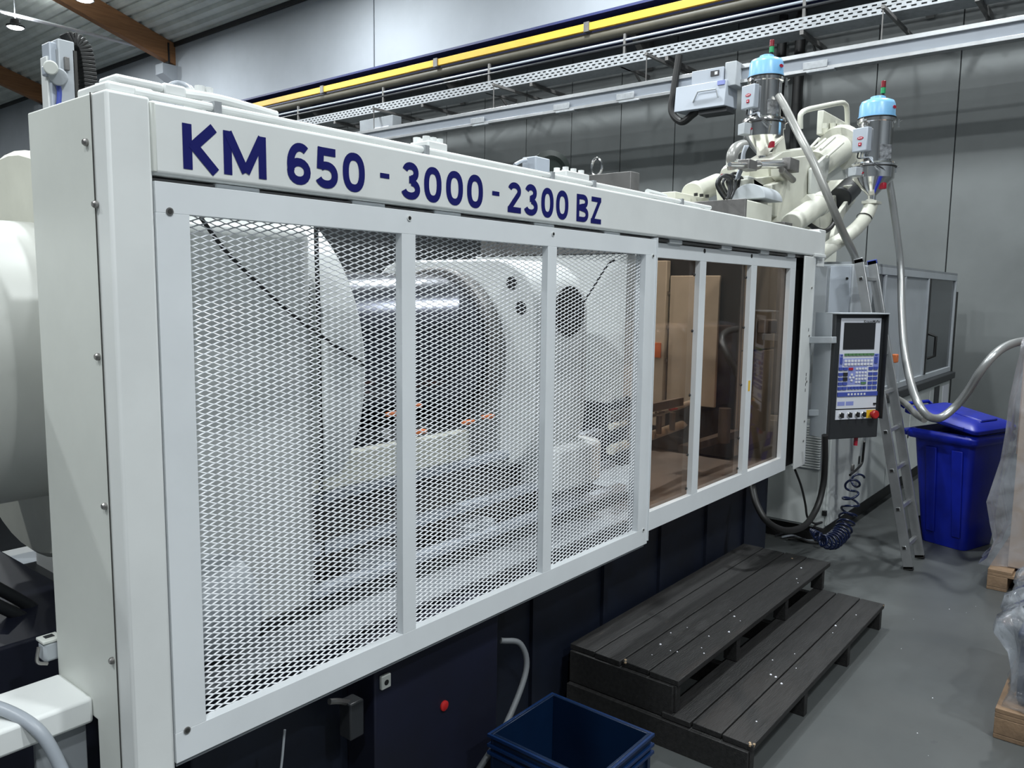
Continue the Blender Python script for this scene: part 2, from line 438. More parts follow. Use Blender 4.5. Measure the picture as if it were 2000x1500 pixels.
while y < 24:
    bx('rail_length', (11.16, y+0.01, 6.185), (11.22, y+3.39, 6.305), YELLOW, t, bevel=0.006)
    bx('clip', (11.14, y+3.35, 6.17), (11.24, y+3.45, 6.32), STEELD, t)
    y += 3.4
MB().cyl((11.28, YA, 6.095), (11.28, YB, 6.095), 0.08, n=20).build('khaki_pipe', KHAKI, label='thick khaki pipe right under the yellow rail', cat='pipe')
MB().cyl((11.2, YA, 5.925), (11.2, YB, 5.925), 0.02, n=10).build('pale_pipe', BOXG, label='thin pale pipe below the khaki pipe', cat='pipe')
MB().cyl((11.2, YA, 5.845), (11.2, YB, 5.845), 0.026, n=10).build('dark_pipe', DARK, label='thin dark pipe between the pale pipe and the perforated tray', cat='pipe')
for i, y in enumerate((2.0, 4.1, 6.9, 9.7, 12.5, 15.3)):
    tt = root('pipe_hanger', 'steel wall bracket carrying the thin pipes, ' + ('first from the right', 'second from the right', 'third from the right', 'third from the left', 'second from the left', 'leftmost')[i], 'bracket', (11.2, y, 5.5), 'brackets along the upper wall')
    bx('arm', (11.1, y-0.02, 5.50), (11.97, y+0.02, 5.55), STEELD, tt)
    bx('drop', (11.18, y-0.02, 5.50), (11.22, y+0.02, 6.02), STEELD, tt)
    MB().prism([(11.5, y-0.01, 5.50), (11.97, y-0.01, 5.20), (11.97, y-0.01, 5.26), (11.58, y-0.01, 5.50)], (0, 0.02, 0)).build('brace', STEELD, tt)
# perforated cable tray: side face with slots
t = root('perforated_cable_tray', 'galvanised perforated cable tray on brackets below the pipes', 'cable tray', (11.0, 6, 5.5))
def slotted(x, y0, y1, z0, z1, rows, pitch, slot, hgt, par, nm):
    """sheet with real slots, built as ladders of strips"""
    mb = MB(); H = z1-z0; gap = (H-rows*hgt)/(rows+1)
    for r in range(rows+1):
        za = z0+r*(hgt+gap); mb.box((x, y0, za), (x+0.004, y1, za+gap))
    for r in range(rows):
        za = z0+gap+r*(hgt+gap); yy = y0 + (pitch/2 if r % 2 else 0)
        while yy < y1: mb.box((x+0.0005, yy, za), (x+0.0035, min(yy+pitch-slot, y1), za+hgt)); yy += pitch
    return mb.build(nm, GALV, par, sharp=30)
slotted(11.0, -2.0, 16.5, 5.50, 5.66, 3, 0.115, 0.062, 0.020, t, 'slotted_side')
ybox('tray_floor', 11.004, 11.40, 5.50, 5.504, GALV, t, -2.0, 16.5)
ybox('far_side', 11.40, 11.404, 5.50, 5.58, GALV, t, -2.0, 16.5)
for y in (2.0, 4.05, 6.05, 8.6, 11.2, 13.8):
    bx('tray_arm', (11.0, y-0.025, 5.44), (11.965, y+0.025, 5.495), STEELD, t)
mb = MB()
for q in range(5): mb.cyl((11.10+0.06*q, -2, 5.53), (11.10+0.06*q, 16.4, 5.53), 0.022, n=8)
mb.build('tray_cables', BLACK, t)
# busbar trunking with tap-off box
t = root('busbar_trunking', 'long silver busbar trunking with joint plates on the wall below the trays', 'trunking', (10.5, 6, 4.8))
ybox('top_rail', 10.44, 10.56, 4.975, 5.03, ALU, t, -3.0, 13.2, 0.004)
ybox('web', 10.49, 10.56, 4.83, 4.975, BOXG, t, -3.0, 13.2)
ybox('bottom_rail', 10.44, 10.56, 4.79, 4.835, ALU, t, -3.0, 13.2, 0.004)
for y in (-0.2, 3.65, 6.4, 7.55, 9.3):
    bx('joint_plate', (10.43, y-0.15, 4.82), (10.45, y+0.15, 4.91), GALV, t, bevel=0.004)
    bx('joint_foot', (10.42, y-0.24, 4.775), (10.54, y+0.10, 4.80), GALV, t, bevel=0.004)
for y in (2.9, 6.1, 9.0, 12.0):
    bx('hanger', (10.50, y-0.006, 5.03), (10.515, y+0.006, 5.45), STEELD, t)
    bx('wall_arm', (10.48, y-0.02, 5.40), (11.97, y+0.02, 5.44), STEELD, t)
t = root('tap_off_box', 'grey tap-off switch box hanging from the busbar trunking', 'switch box', (10.3, 5.1, 4.45))
bx('upper_box', (10.28, 4.80, 4.80), (10.62, 5.26, 5.0), BOXG, t, 0.008)
MB().prism([(10.22, 4.74, 4.48), (10.62, 4.74, 4.50), (10.62, 4.74, 4.82), (10.26, 4.74, 4.82)], (0, 0.74, 0)).build('lower_box', BOXG, t, 0.008)
bx('end_cap', (10.30, 4.63, 4.74), (10.60, 4.79, 5.05), GREYP, t, 0.01)
bx('rating_plate', (10.272, 4.86, 4.89), (10.281, 4.98, 4.96), PRINTK, t)
bx('rating_print', (10.269, 4.88, 4.905), (10.273, 4.92, 4.945), PRINT, t)
bx('small_plate', (10.235, 4.76, 4.755), (10.262, 4.86, 4.81), KEYL, t)
MB().tube([(10.235, 4.84, 4.60), (10.20, 4.86, 4.70), (10.20, 5.12, 4.70), (10.225, 5.20, 4.58)], 0.012, 8, 0).build('handle', GREYP, t)
bx('underside_cover', (10.30, 4.74, 4.42), (10.55, 5.15, 4.48), DARK, t)
MB().tube([(10.45, 5.55, 5.3), (10.43, 5.60, 4.85), (10.42, 5.62, 4.55), (10.40, 5.45, 4.38), (10.38, 5.28, 4.45), (10.38, 5.2, 4.5)], 0.05, 10).build('supply_cable', BLACK, t)
for q, y in enumerate((4.36, 4.62)):
    tb('riser_cable', [(11.8, y, 6.0), (11.8, y, 4.0), (11.82, y-0.05, 2.6), (11.85, y, 0.0)], 0.07, BLACK, label=['fat black riser cable on the wall left of the first hopper', 'second black riser cable beside the tap-off box'][q], cat='cable', group='riser cables')
t = root('wall_junction_box', 'small grey junction box at the left end of the busbar trunking', 'junction box', (10.6, 12.2, 5.1))
bx('enclosure', (10.62, 11.6, 4.95), (10.85, 12.55, 5.28), GREYM, t, 0.01)
bx('name_plate', (10.60, 11.7, 5.00), (10.622, 12.1, 5.09), KEYW, t)
mb = MB(); put_text(mb, '100A', (10.598, 12.07, 5.015), (0, -1, 0), (0, 0, 1), 0.34, 0.06, 0.02); mb.build('plate_lettering', PRINTK, t)

# ------------------------------------------------------------------ injection moulding machine: guard frame
D = 1.9
g = root('safety_guard_frame', 'white steel guard frame with dark blue lettering on its header beam', 'machine guard', (0.87, 2.1, 0.6))
bx('corner_column', (0.868, D, 0.62), (0.972, D+0.12, 2.445), WHITE, g, 0.008, segs=3)
mb = MB(); mb.prism([(0.866, D+0.07, 0.62), (0.866, D+0.20, 0.62), (0.866, D+0.20, 0.86), (0.866, D+0.44, 0.86), (0.866, D+0.44, 2.445), (0.866, D+0.07, 2.445)], (0.10, 0, 0))
ep = mb.build('end_panel', PANELW, g, 0.005)
for z, yy in ((2.335, D+0.10), (2.19, D+0.065), (1.83, D+0.09), (1.46, D+0.09), (1.06, D+0.09)):
    MB().lathe([(0.009, 0), (0.009, 0.006), (0.006, 0.010), (0, 0.010)], (0.866, yy, z), (-1, 0, 0), 12).build('bolt', STEEL, ep)
MB().box((0.8645, D+0.0695, 0.62), (0.8665, D+0.072, 2.445)).build('panel_seam', DARKGAP, g)
hb = bx('header_beam', (0.972, D, 2.268), (5.75, D+0.10, 2.44), WHITE, g, 0.010, segs=3)
bx('rear_header', (0.972, D+0.10, 2.30), (5.75, D+0.30, 2.44), WHITE, g, 0.006)
bx('weld_seam', (0.969, D-0.004, 2.272), (0.982, D+0.01, 2.435), PANELW, g, 0.003)
bx('door_track', (0.975, D+0.03, 2.25), (5.72, D+0.14, 2.262), STEELD, g)
bx('track_lip', (0.975, D+0.12, 2.19), (5.72, D+0.135, 2.27), GREYM, g)
for x in (1.15, 1.6, 1.95, 2.5, 3.0, 3.60, 4.2, 4.75, 5.2): bx('track_shoe', (x, D+0.025, 2.245), (x+0.13, D+0.11, 2.267), DOORW, g, 0.003)
bx('end_post', (5.45, D, 0.80), (5.66, D+0.012, 2.262), WHITE, g, 0.004)
bx('post_return', (5.655, D+0.01, 0.80), (5.70, D+0.16, 2.26), GREYP, g, 0.004)
bx('dark_post_gap', (5.36, D+0.08, 0.80), (5.65, D+0.10, 2.26), DARKGAP, g)
bx('post_head', (5.62, D-0.01, 2.262), (5.84, D+0.16, 2.285), WHITE, g, 0.004)
bx('post_stub', (5.76, D+0.02, 2.20), (5.90, D+0.18, 2.46), WHITE, g, 0.006)
for z in (2.05, 1.72, 1.40, 1.12, 0.98): MB().cyl((5.60, D, z), (5.60, D-0.006, z), 0.007, n=8).build('post_screw', STEEL, g)
for z in (1.75, 1.44, 1.41, 1.37, 1.33): bx('paint_chip', (5.585, D-0.0012, z), (5.593, D+0.002, z+0.022), BLACK, g)
# lettering
def ell(cx, cz, rx, rz, a0, a1, n=14, p=2.35):
    out = []
    for i in range(n+1):
        a = math.radians(a0+(a1-a0)*i/n); c, s = math.cos(a), math.sin(a)
        out.append((cx+rx*math.copysign(abs(c)**(2/p), c), cz+rz*math.copysign(abs(s)**(2/p), s)))
    return out
def glyph(ch, hx, hz):
    """strokes of one letter in a unit box; hx, hz = half a stroke width in box units"""
    if ch == 'K': return [([(hx, 0), (hx, 1)], 0), ([(0.90, 1.0), (0.27, 0.50)], 0), ([(0.27, 0.57), (0.93, 0.0)], 0)]
    if ch == 'M': return [([(hx, 0), (hx, 1)], 0), ([(1-hx, 0), (1-hx, 1)], 0), ([(hx*1.1, 0.97), (0.5, 0.10)], 0), ([(1-hx*1.1, 0.97), (0.5, 0.10)], 0)]
    if ch == '0': return [(ell(0.5, 0.5, 0.5-hx, 0.5-hz, 0, 348.75, 31), 1)]
    if ch == '6': return [(ell(0.5, 0.32, 0.5-hx, 0.32-hz, 0, 340, 17, 2.1), 1), (ell(0.56, 0.47, 0.56-hx, 0.53-hz, 55, 200, 16, 2.1), 0)]
    if ch == '5': return [([(0.90, 1-hz), (0.16, 1-hz)], 0), ([(0.18+hx*0.3, 1.0), (0.13+hx*0.3, 0.46)], 0), (ell(0.46, 0.33, 0.54-hx, 0.33-hz, 128, -155, 24, 2.2), 0)]
    if ch == '3': return [(ell(0.48, 0.745, 0.44-hx, 0.255-hz+0.02, 165, -85, 18, 2.1), 0), (ell(0.48, 0.29, 0.52-hx, 0.29-hz, 85, -165, 20, 2.1), 0), ([(0.40, 0.545), (0.52, 0.545)], 0)]
    if ch == '2': return [(ell(0.5, 0.72, 0.47-hx, 0.28-hz, 165, -25, 16, 2.1)+[(0.14, hz*1.2)], 0), ([(0.02, hz), (0.98, hz)], 0)]
    if ch == 'B': return [([(hx, 0), (hx, 1)], 0), ([(hx, 1-hz)]+ell(0.50, 0.75, 0.44-hx, 0.25-hz+0.01, 88, -88, 12, 2.3)+[(hx, 0.51)], 0), ([(hx, 0.52)]+ell(0.52, 0.28, 0.48-hx, 0.28-hz, 88, -88, 12, 2.3)+[(hx, hz)], 0)]
    if ch == 'Z': return [([(0.04, 1-hz), (0.98, 1-hz)], 0), ([(0.86, 0.90), (0.14, 0.10)], 0), ([(0.0, hz), (1.0, hz)], 0)]
    return [([(0, 0.5), (1, 0.5)], 0)]
mb = MB()
LT = [('K', 356, 424, 227, 314), ('M', 436, 519, 243, 334), ('6', 560, 606, 268, 345), ('5', 617, 659, 277, 353), ('0', 669, 712, 288, 361),
      ('-', 742, 760, 338, 349), ('3', 784, 820, 309, 377), ('0', 828, 862, 317, 383), ('0', 871, 904, 325, 389), ('0', 912, 943, 333, 395),
      ('-', 961, 975, 373, 383), ('2', 991, 1018, 348, 407), ('3', 1024, 1050, 354, 411), ('0', 1057, 1081, 359, 414), ('0', 1086, 1110, 365, 419),
      ('B', 1126, 1149, 372, 425), ('Z', 1154, 1174, 378, 428)]
for ch, u0, u1, v0, v1 in LT:
    vm = (v0+v1)/2
    a = P(u0, vm, 1, D); b = P(u1, vm, 1, D)
    zt = P(u0 if ch not in 'BZ' else (u0+u1)/2, v0, 1, D).z; zb = P(u1 if ch in 'KM' else (u0+u1)/2, v1, 1, D).z
    if ch == '-': zt = P((u0+u1)/2, vm, 1, D).z+0.0075; zb = zt-0.015
    else:
        zt, zb = 2.399, 2.289
        if ch in '0653': zt, zb = 2.401, 2.287
    wd = b.x-a.x; hg = zt-zb
    lw = {'K': 0.0245, 'M': 0.0235, 'B': 0.020, 'Z': 0.020, '2': 0.021}.get(ch, 0.0225)
    mb = MB()
    for qi, (pts, cl) in enumerate(glyph(ch, lw/2/wd, lw/2/hg)):
        stroke(mb, pts, lw if ch != '-' else hg, (a.x, D-0.0012-0.0003*qi, zb), wd, hg, (1, 0, 0), (0, 0, 1), bool(cl))
    mb.build('letter', LETTER, hb)
# lubrication lines and distributor blocks along the top of the header
tp = root('hydraulic_lines', 'bundle of white lubrication pipes and distributor blocks lying on the header beam', 'pipes', (3.2, 2.0, 2.44))
for q, (yy, zz, x0, x1, r) in enumerate(((D+0.035, 2.458, 0.95, 4.05, 0.010), (D+0.075, 2.463, 1.2, 4.0, 0.012), (D+0.12, 2.475, 1.35, 3.95, 0.013), (D+0.20, 2.47, 2.4, 3.95, 0.010))):
    cy('pipe', (x0, yy, zz), (x1, yy, zz), r, WHITE, tp, n=10)
for ua, ub, np_ in ((372, 404, 2), (812, 850, 3), (1084, 1130, 3)):
    xa = P(ua, 300, 1, 2.02).x; xb = P(ub, 300, 1, 2.02).x
    bl = bx('distributor_block', (xa, D+0.06, 2.44), (xb, D+0.15, 2.50), WHITE, tp, 0.005)
    for i in range(np_):
        for j in range(2):
            xc_ = xa+(xb-xa)*(i+0.5)/np_; MB().cyl((xc_, D+0.085+0.045*j, 2.50), (xc_, D+0.085+0.045*j, 2.517), 0.013, n=8).build('plug', WHITE, bl)
for xx in (1.15, 1.9, 2.6, 2.9, 3.7): bx('pipe_clamp', (xx, D+0.02, 2.44), (xx+0.02, D+0.13, 2.472), GALV, tp)
mb = MB(); mb.tube([(1.08, D+0.07, 2.483), (1.2, D+0.07, 2.488), (1.36, D+0.06, 2.475)], 0.014, 10); mb.build('curved_pipe', WHITE, tp)
mb = MB(); mb.box((0.885, D+0.03, 2.445), (1.0, D+0.19, 2.472)).box((0.91, D+0.04, 2.472), (1.03, D+0.13, 2.494)); mb.build('valve_block', WHITE, tp, 0.008)
for j in range(3): MB().cyl((0.93+0.035*j, D+0.155, 2.47), (0.93+0.035*j, D+0.155, 2.488), 0.014, n=10).build('valve_cap', WHITE, tp)
bx('pipe_union', (1.03, D+0.045, 2.468), (1.09, D+0.10, 2.498), WHITE, tp, 0.006)
tb('grey_loop_cable', [P(327, 182, 1, 2.15), P(332, 168, 1, 2.15), P(348, 163, 1, 2.15), P(368, 170, 1, 2.12), P(378, 182, 1, 2.05)], 0.008, CABLE, tp)
MB().tube([(3.42, D+0.06, 2.48), (3.62, D+0.08, 2.48), (3.66, D+0.1, 2.47), (3.60, D+0.1, 2.455), (3.42, D+0.1, 2.45)], 0.013, 8).build('looped_pipe', WHITE, tp)

# ------------------------------------------------------------------ expanded-metal sliding door
def frame_bars(name, x0, x1, z0, z1, y0, y1, bars, top, bot, m, par):
    """one welded frame: outer stiles, rails and mullions; bars = list of (xa, xb) solid uprights"""
    mb = MB()
    mb.box((x0, y0, z1-top), (x1, y1, z1)); mb.box((x0, y0, z0), (x1, y1, z0+bot))
    for a, b in bars: mb.box((a, y0, z0+bot), (b, y1, z1-top))
    return mb.build(name, m, par, 0.001)
d1 = root('mesh_sliding_door', 'white sliding guard door with three expanded metal panels', 'guard door', (2.2, D, 0.765))
frame_bars('frame', 0.975, 3.42, 0.765, 2.252, D, D+0.03, [(0.975, 1.061), (1.777, 1.837), (2.557, 2.616), (3.325, 3.42)], 0.074, 0.082, DOORW, d1)
bx('edge_strip', (3.418, D-0.006, 0.78), (3.424, D+0.05, 2.262), DOORW, d1)
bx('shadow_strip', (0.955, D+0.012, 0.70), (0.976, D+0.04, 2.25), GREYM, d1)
bx('bottom_rail', (0.98, D+0.012, 0.75), (3.41, D+0.05, 0.764), GREYM, d1)
for u, v in ((365, 1426), (799, 426), (1080, 457), (1275, 500), (1256, 1035), (331, 413)):
    p = P(u, v, 1, D)
    b_ = MB().lathe([(0.0095, 0.0005), (0.0095, 0.003), (0, 0.003)], (p.x, D, p.z), (0, -1, 0), 14).build('bolt', STEEL if u in (365, 331) else WHITE, d1)
    MB().lathe([(0.006, 0.003), (0.006, 0.0042), (0, 0.0042)], (p.x, D, p.z), (0, -1, 0), 14).build('socket', BLACK if u not in (365, 331) else DARKGAP, b_)

def expanded(x0, x1, z0, z1, y, par):
    L, H = 0.0505, 0.0158            # long and short way of the diamond
    wst, tst = 0.0040, 0.0018       # strand width and sheet thickness
    al = math.radians(52)           # strands twisted out of the sheet
    wv = Vector((0, math.sin(al), math.cos(al)))*wst/2
    tv = Vector((0, math.cos(al), -math.sin(al)))*tst/2
    bond = 0.005
    verts = []; faces = []
    k = 0; z = z0-H
    while z < z1+H:
        ph = 0 if k % 2 == 0 else L/2
        pts = []
        x = x0-L+ph
        while x < x1+L:
            pts += [(x-bond/2, H/4), (x+bond/2, H/4), (x+L/2-bond/2, -H/4), (x+L/2+bond/2, -H/4)]
            x += L
        pts = [(max(x0, min(x1, a)), z+b) for a, b in pts]
        q = []
        for p in pts:
            if not q or abs(p[0]-q[-1][0]) > 1e-6: q.append(p)
        base = len(verts)
        for a, b in q:
            zz = max(z0, min(z1, b))
            c0 = Vector((a, y, zz))
            for s1, s2 in ((1, 1), (1, -1), (-1, -1), (-1, 1)): verts.append(c0+wv*s1+tv*s2)
        for i in range(len(q)-1):
            for j in range(4):
                faces.append((base+4*i+j, base+4*i+(j+1) % 4, base+4*i+4+(j+1) % 4, base+4*i+4+j))
        z += H/2; k += 1
    me = bpy.data.meshes.new('expanded_mesh')
    o_ = ORG[par.name]
    me.from_pydata([v-o_ for v in verts], [], faces)
    me.materials.append(MESHW)
    ob = bpy.data.objects.new('expanded_mesh', me); COL.objects.link(ob); ob.parent = par
    return ob
for a, b in ((1.055, 1.783), (1.831, 2.563), (2.610, 3.331)): expanded(a, b, 0.843, 2.182, D+0.033, d1)

# ------------------------------------------------------------------ amber glazed sliding door
d2 = root('amber_glazed_door', 'white sliding guard door with three amber see-through panes', 'guard door', (4.4, D+0.04, 0.80))
YG = D+0.04
frame_bars('frame', 3.35, 5.395, 0.80, 2.245, YG, YG+0.03, [(3.35, 3.45), (3.972, 4.045), (4.655, 4.738), (5.30, 5.395)], 0.072, 0.098, DOORW, d2)
for a, b in ((3.44, 3.98), (4.04, 4.66), (4.73, 5.31)): bx('pane', (a, YG+0.031, 0.885), (b, YG+0.035, 2.18), AMBER, d2)
for u, v in ((1376, 490), (1468, 500)):
    p = P(u, v, 1, YG); MB().lathe([(0.012, 0), (0.012, 0.002), (0, 0.002)], (p.x, YG, p.z), (0, -1, 0), 12).build('slot_screw', BLACK, d2)
mb = MB()
for xx in (3.965, 4.648, 5.312):
    for zz in (0.93, 1.12, 1.45, 1.8, 2.1): mb.lathe([(0.009, 0), (0.006, 0.006), (0, 0.006)], (xx, YG+0.031, zz), (0, -1, 0), 8)
mb.build('pane_screws', BLACK, d2, kind='stuff')
bx('warning_sticker', (4.685, YG-0.001, 1.41), (4.712, YG, 1.475), YEL2, d2)

# ------------------------------------------------------------------ machine base
t = root('navy_machine_bed', 'dark navy machine bed standing under the guard doors', 'machine bed', (3.3, 3.0, 0))
bx('bed', (1.15, 2.15, 0.0), (5.65, 3.9, 0.78), NAVYD, t, 0.01)
bx('left_bed', (-1.0, 2.62, 0.0), (1.15, 3.9, 0.92), NAVY, t, 0.01)
bx('top_deck', (1.05, 2.14, 0.78), (5.65, 3.9, 0.80), GREYM, t, 0.004)
sp = bx('service_panel', (1.737, 2.0, 0.0), (2.395, 2.15, 0.76), NAVYM, t, 0.006)
MB().lathe([(0.020, 0), (0.020, 0.006), (0.014, 0.010), (0, 0.010)], (2.079, 2.0, 0.434), (0, -1, 0), 16).build('red_cap', RED, sp, label='round red cap')
lt = bx('lug', (1.757, 1.985, 0.625), (1.80, 2.0, 0.675), PANELW, t, 0.004)
MB().lathe([(0.010, 0), (0.010, 0.001), (0, 0.001)], (1.778, 1.985, 0.648), (0, -1, 0), 12).build('lug_hole', BLACK, lt)
bx('limit_switch', (1.63, 2.0, 0.49), (1.69, 2.06, 0.62), DARK, t, 0.006)
MB().tube([(1.56, 2.02, 0.655), (1.60, 2.02, 0.64), (1.65, 2.03, 0.61)], 0.01, 8).build('switch_lever', STEEL, t)
for xx in (2.8, 3.4, 4.0, 4.6, 5.2): bx('bed_rib', (xx, 2.13, 0.02), (xx+0.02, 2.15, 0.74), NAVYD, t)
tb('conduit_loop', [(2.45, 2.03, 0.555), (2.52, 1.98, 0.53), (2.52, 1.95, 0.42), (2.36, 1.93, 0.25), (2.20, 1.93, 0.14), (2.1, 1.95, 0.03)], 0.0125, mat('dull grey conduit', (0.14, 0.15, 0.16), 0.55), label='grey flexible conduit looping beside the navy service panel', cat='conduit')
tb('thin_wire', [(1.36, 1.98, 0.66), (1.33, 1.97, 0.52), (1.27, 1.96, 0.40), (1.2, 1.95, 0.2)], 0.004, GREYM, label='thin grey wire hanging below the mesh door', cat='wire')

# ------------------------------------------------------------------ clamping unit seen through the mesh
ZC, YC = 1.70, 2.95
t = root('clamping_unit', 'white clamping unit with dark chrome ram and platens behind the mesh door', 'clamping unit', (2.8, 2.95, 0.80))
def xdisc(name, x0, x1, r, m, par, n=48, bev=0.012): return MB().cyl((x0, YC, ZC), (x1, YC, ZC), r, n=n).build(name, m, par, bev)
MB().lathe([(0.0, -1.6), (0.465, -1.5), (0.465, 0.24), (0, 0.24)], (0.85, 2.99, 1.745), (1, 0, 0), 48).build('clamp_cylinder', TANK, t)
MB().lathe([(0.0, 0), (0.69, 0), (0.71, 0.02), (0.71, 0.06), (0, 0.06)], (1.08, 3.10, 1.745), (1, 0, 0), 48).build('cylinder_flange', CREAM, t)
bx('rear_platen', (1.26, 2.36, 0.80), (1.78, 3.60, 2.21), WHITE, t, 0.04, segs=3)
xdisc('drum_flange', 1.78, 1.96, 0.66, WHITE, t)
xdisc('ram', 1.96, 3.06, 0.38, RAMM, t, bev=0)
xdisc('ram_collar', 2.98, 3.06, 0.42, STEELD, t)
def rplate(name, x0, x1, y0, y1, z0, z1, r, m, par, hole=None):
    pts = []
    for cx, cz, a0 in ((y1-r, z1-r, 0), (y0+r, z1-r, 90), (y0+r, z0+r, 180), (y1-r, z0+r, 270)):
        for k in range(7):
            a = math.radians(a0+15*k); pts.append((x0, cx+r*math.cos(a), cz+r*math.sin(a)))
    return MB().prism(pts, (x1-x0, 0, 0)).build(name, m, par, 0.012)
mp = rplate('moving_platen', 3.07, 3.52, 2.35, 3.55, 1.10, 2.16, 0.26, WHITE, t)
for yy, zz in ((2.50, 2.04), (2.44, 1.92), (3.35, 2.0)):
    MB().cyl((3.065, yy, zz), (3.072, yy, zz), 0.032, n=14).build('bolt_pocket', BLACK, mp)
MB().cyl((3.35, 2.345, 1.90), (3.35, 2.352, 1.90), 0.13, n=24).build('side_pocket', BLACK, mp)
bx('crosshead_lug', (3.2, 2.30, 0.98), (3.62, 2.55, 1.22), WHITE, t, 0.03)
for y_, z_ in ((2.50, 1.165), (2.42, 0.985), (2.34, 0.86)):
    bx('guide_rail', (1.75, y_, z_), (3.95, y_+0.06, z_+0.035), BOXG, t, 0.004)
bx('rail_bed', (1.2, 2.34, 0.80), (4.0, 3.6, 0.845), DARK, t)
bx('rail_wall', (1.2, 2.60, 0.84), (4.0, 2.64, 1.08), STEELD, t)
for xx in (2.0, 2.6, 3.3): bx('bed_block', (xx, 2.38, 0.845), (xx+0.22, 2.5, 0.93), GREYP, t, 0.004)
bx('cable_tray', (1.80, 2.44, 1.23), (2.70, 2.50, 1.36), CREAM, t, 0.004)
for xx, z_ in ((2.20, 1.48), (2.32, 1.50), (2.35, 1.385), (2.66, 1.39), (2.8, 1.40)):
    bx('orange_clip', (xx, 2.43, z_), (xx+0.07, 2.46, z_+0.018), ORANGE, t, 0.005, label='orange plastic clip')
MB().cyl((1.05, 2.30, 0.98), (1.40, 2.30, 0.98), 0.16, n=28).build('foot_cylinder', GREYP, t, 0.01)
rp = MB(); rp.tube([(1.77, 2.33, 2.25), (1.78, 2.33, 1.6), (1.775, 2.33, 1.3), (1.78, 2.33, 1.0)], 0.008, 8); rp.build('black_cable', ROPE, t)
tb('bungee_cord', [P(392, 425, 1, 2.10), P(450, 500, 1, 2.15), P(560, 605, 1, 2.22), P(640, 665, 1, 2.26), P(715, 715, 1, 2.28)], 0.006, ROPE, label='black cord hanging diagonally behind the left mesh panel', cat='cord')
tb('bungee_cord', [P(1200, 508, 1, 2.1), P(1185, 520, 1, 2.1), P(1150, 575, 1, 2.12), P(1110, 632, 1, 2.15), P(1075, 660, 1, 2.18)], 0.005, ROPE, label='black cord behind the right mesh panel', cat='cord')
# mould side plate (between platens) and fixed platen
t = root('mould_plate', 'upright grey steel mould plate with an eye bolt, rising above the header beam', 'mould', (3.95, 2.95, 1.0))
bx('steel_plate', (3.915, 2.35, 2.22), (4.01, 3.45, 2.668), STEELD, t, 0.003)
bx('white_plate', (3.92, 2.36, 1.36), (4.03, 3.50, 2.218), WHITE, t, 0.006)
MB().tube([(3.95, 2.60+0.035*math.cos(a*math.pi/8), 2.715+0.05*math.sin(a*math.pi/8)) for a in range(-3, 12)], 0.008, 8, 0).build('eye_bolt', CHROME, t)
bx('lower_block', (3.95, 2.37, 1.0), (4.05, 3.4, 1.355), DARK, t)
t = root('fixed_platen', 'steel and white fixed platen behind the amber door', 'platen', (5.5, 2.9, 0.8))
bx('steel_face', (5.42, 2.34, 0.82), (5.45, 3.7, 2.50), DARK, t)
bx('steel_top', (5.44, 2.335, 2.28), (5.47, 3.6, 2.665), STEELD, t, 0.003)
bx('platen_body', (5.47, 2.35, 0.82), (5.975, 3.6, 2.665), CREAM, t, 0.01)
bx('face_plate', (5.37, 2.47, 1.18), (5.40, 2.86, 2.13), CREAM, t, 0.006)
bx('face_plate', (5.34, 2.875, 1.0), (5.40, 3.35, 2.24), CREAM, t, 0.006)
bx('side_cover', (5.50, 2.28, 1.60), (5.97, 2.345, 2.24), CREAM, t, 0.006)
bx('side_cover', (5.50, 2.28, 0.9), (5.97, 2.345, 1.59), CREAM, t, 0.006)
bx('terminal_box', (5.62, 2.20, 1.72), (5.80, 2.28, 1.82), GREYP, t, 0.01)
bx('side_rail', (4.62, 2.3, 0.98), (5.9, 2.36, 1.03), STEELD, t)
for z_ in (2.0, 1.75, 1.5): MB().cyl((5.36, 2.872, z_), (5.37, 2.872, z_), 0.015, n=8).build('face_bolt', STEEL, t)
bx('orange_label', (5.33, 2.9, 1.52), (5.341, 3.06, 1.63), ORANGE, t)
t = root('water_manifold', 'water pipe manifold with valves and hoses behind the amber door', 'pipes', (4.3, 2.35, 0.82))
for z_, r in ((1.14, 0.028), (1.27, 0.02)): cy('pipe', (3.7, 2.30, z_), (4.9, 2.42, z_), r, CREAM, t, n=12)
bx('rail', (3.7, 2.3, 1.30), (4.55, 2.33, 1.35), STEELD, t)
for q in range(4):
    x_ = 3.9+0.17*q
    cy('valve_body', (x_, 2.3, 1.16), (x_, 2.3, 1.27), 0.018, STEEL, t, n=10)
    bx('valve_handle', (x_-0.04, 2.285, 1.285), (x_+0.04, 2.31, 1.297), RED if q % 2 else STEEL, t, 0.003)
cy('hose_reel', (3.95, 2.35, 1.36), (3.95, 2.42, 1.36), 0.05, DARK, t)
bx('pump_box', (4.75, 2.38, 1.05), (4.9, 2.5, 1.25), DARK, t, 0.01)
cy('float_glass', (4.95, 2.2, 1.02), (4.95, 2.2, 1.25), 0.04, STEEL, t)
mb = MB(); mb.tube([(3.72, 2.1, 2.2), (3.75, 2.12, 1.8), (3.72, 2.1, 1.3), (3.70, 2.1, 1.0)], 0.015, 8); mb.build('hose', BLACK, t)
t = root('rear_guard', 'grey rear guard panels of the clamping unit', 'machine guard', (3.3, 3.95, 0.8))
for q in range(5): bx('panel', (1.2+0.9*q, 3.92, 0.82), (2.08+0.9*q, 3.95, 2.42), DARK, t, 0.005)
t = root('encoder_wheel', 'dark green wheel with a grey cable box behind the header beam', 'cable reel', (3.2, 2.35, 2.50))
c0 = P(1066, 338, 1, 2.35)
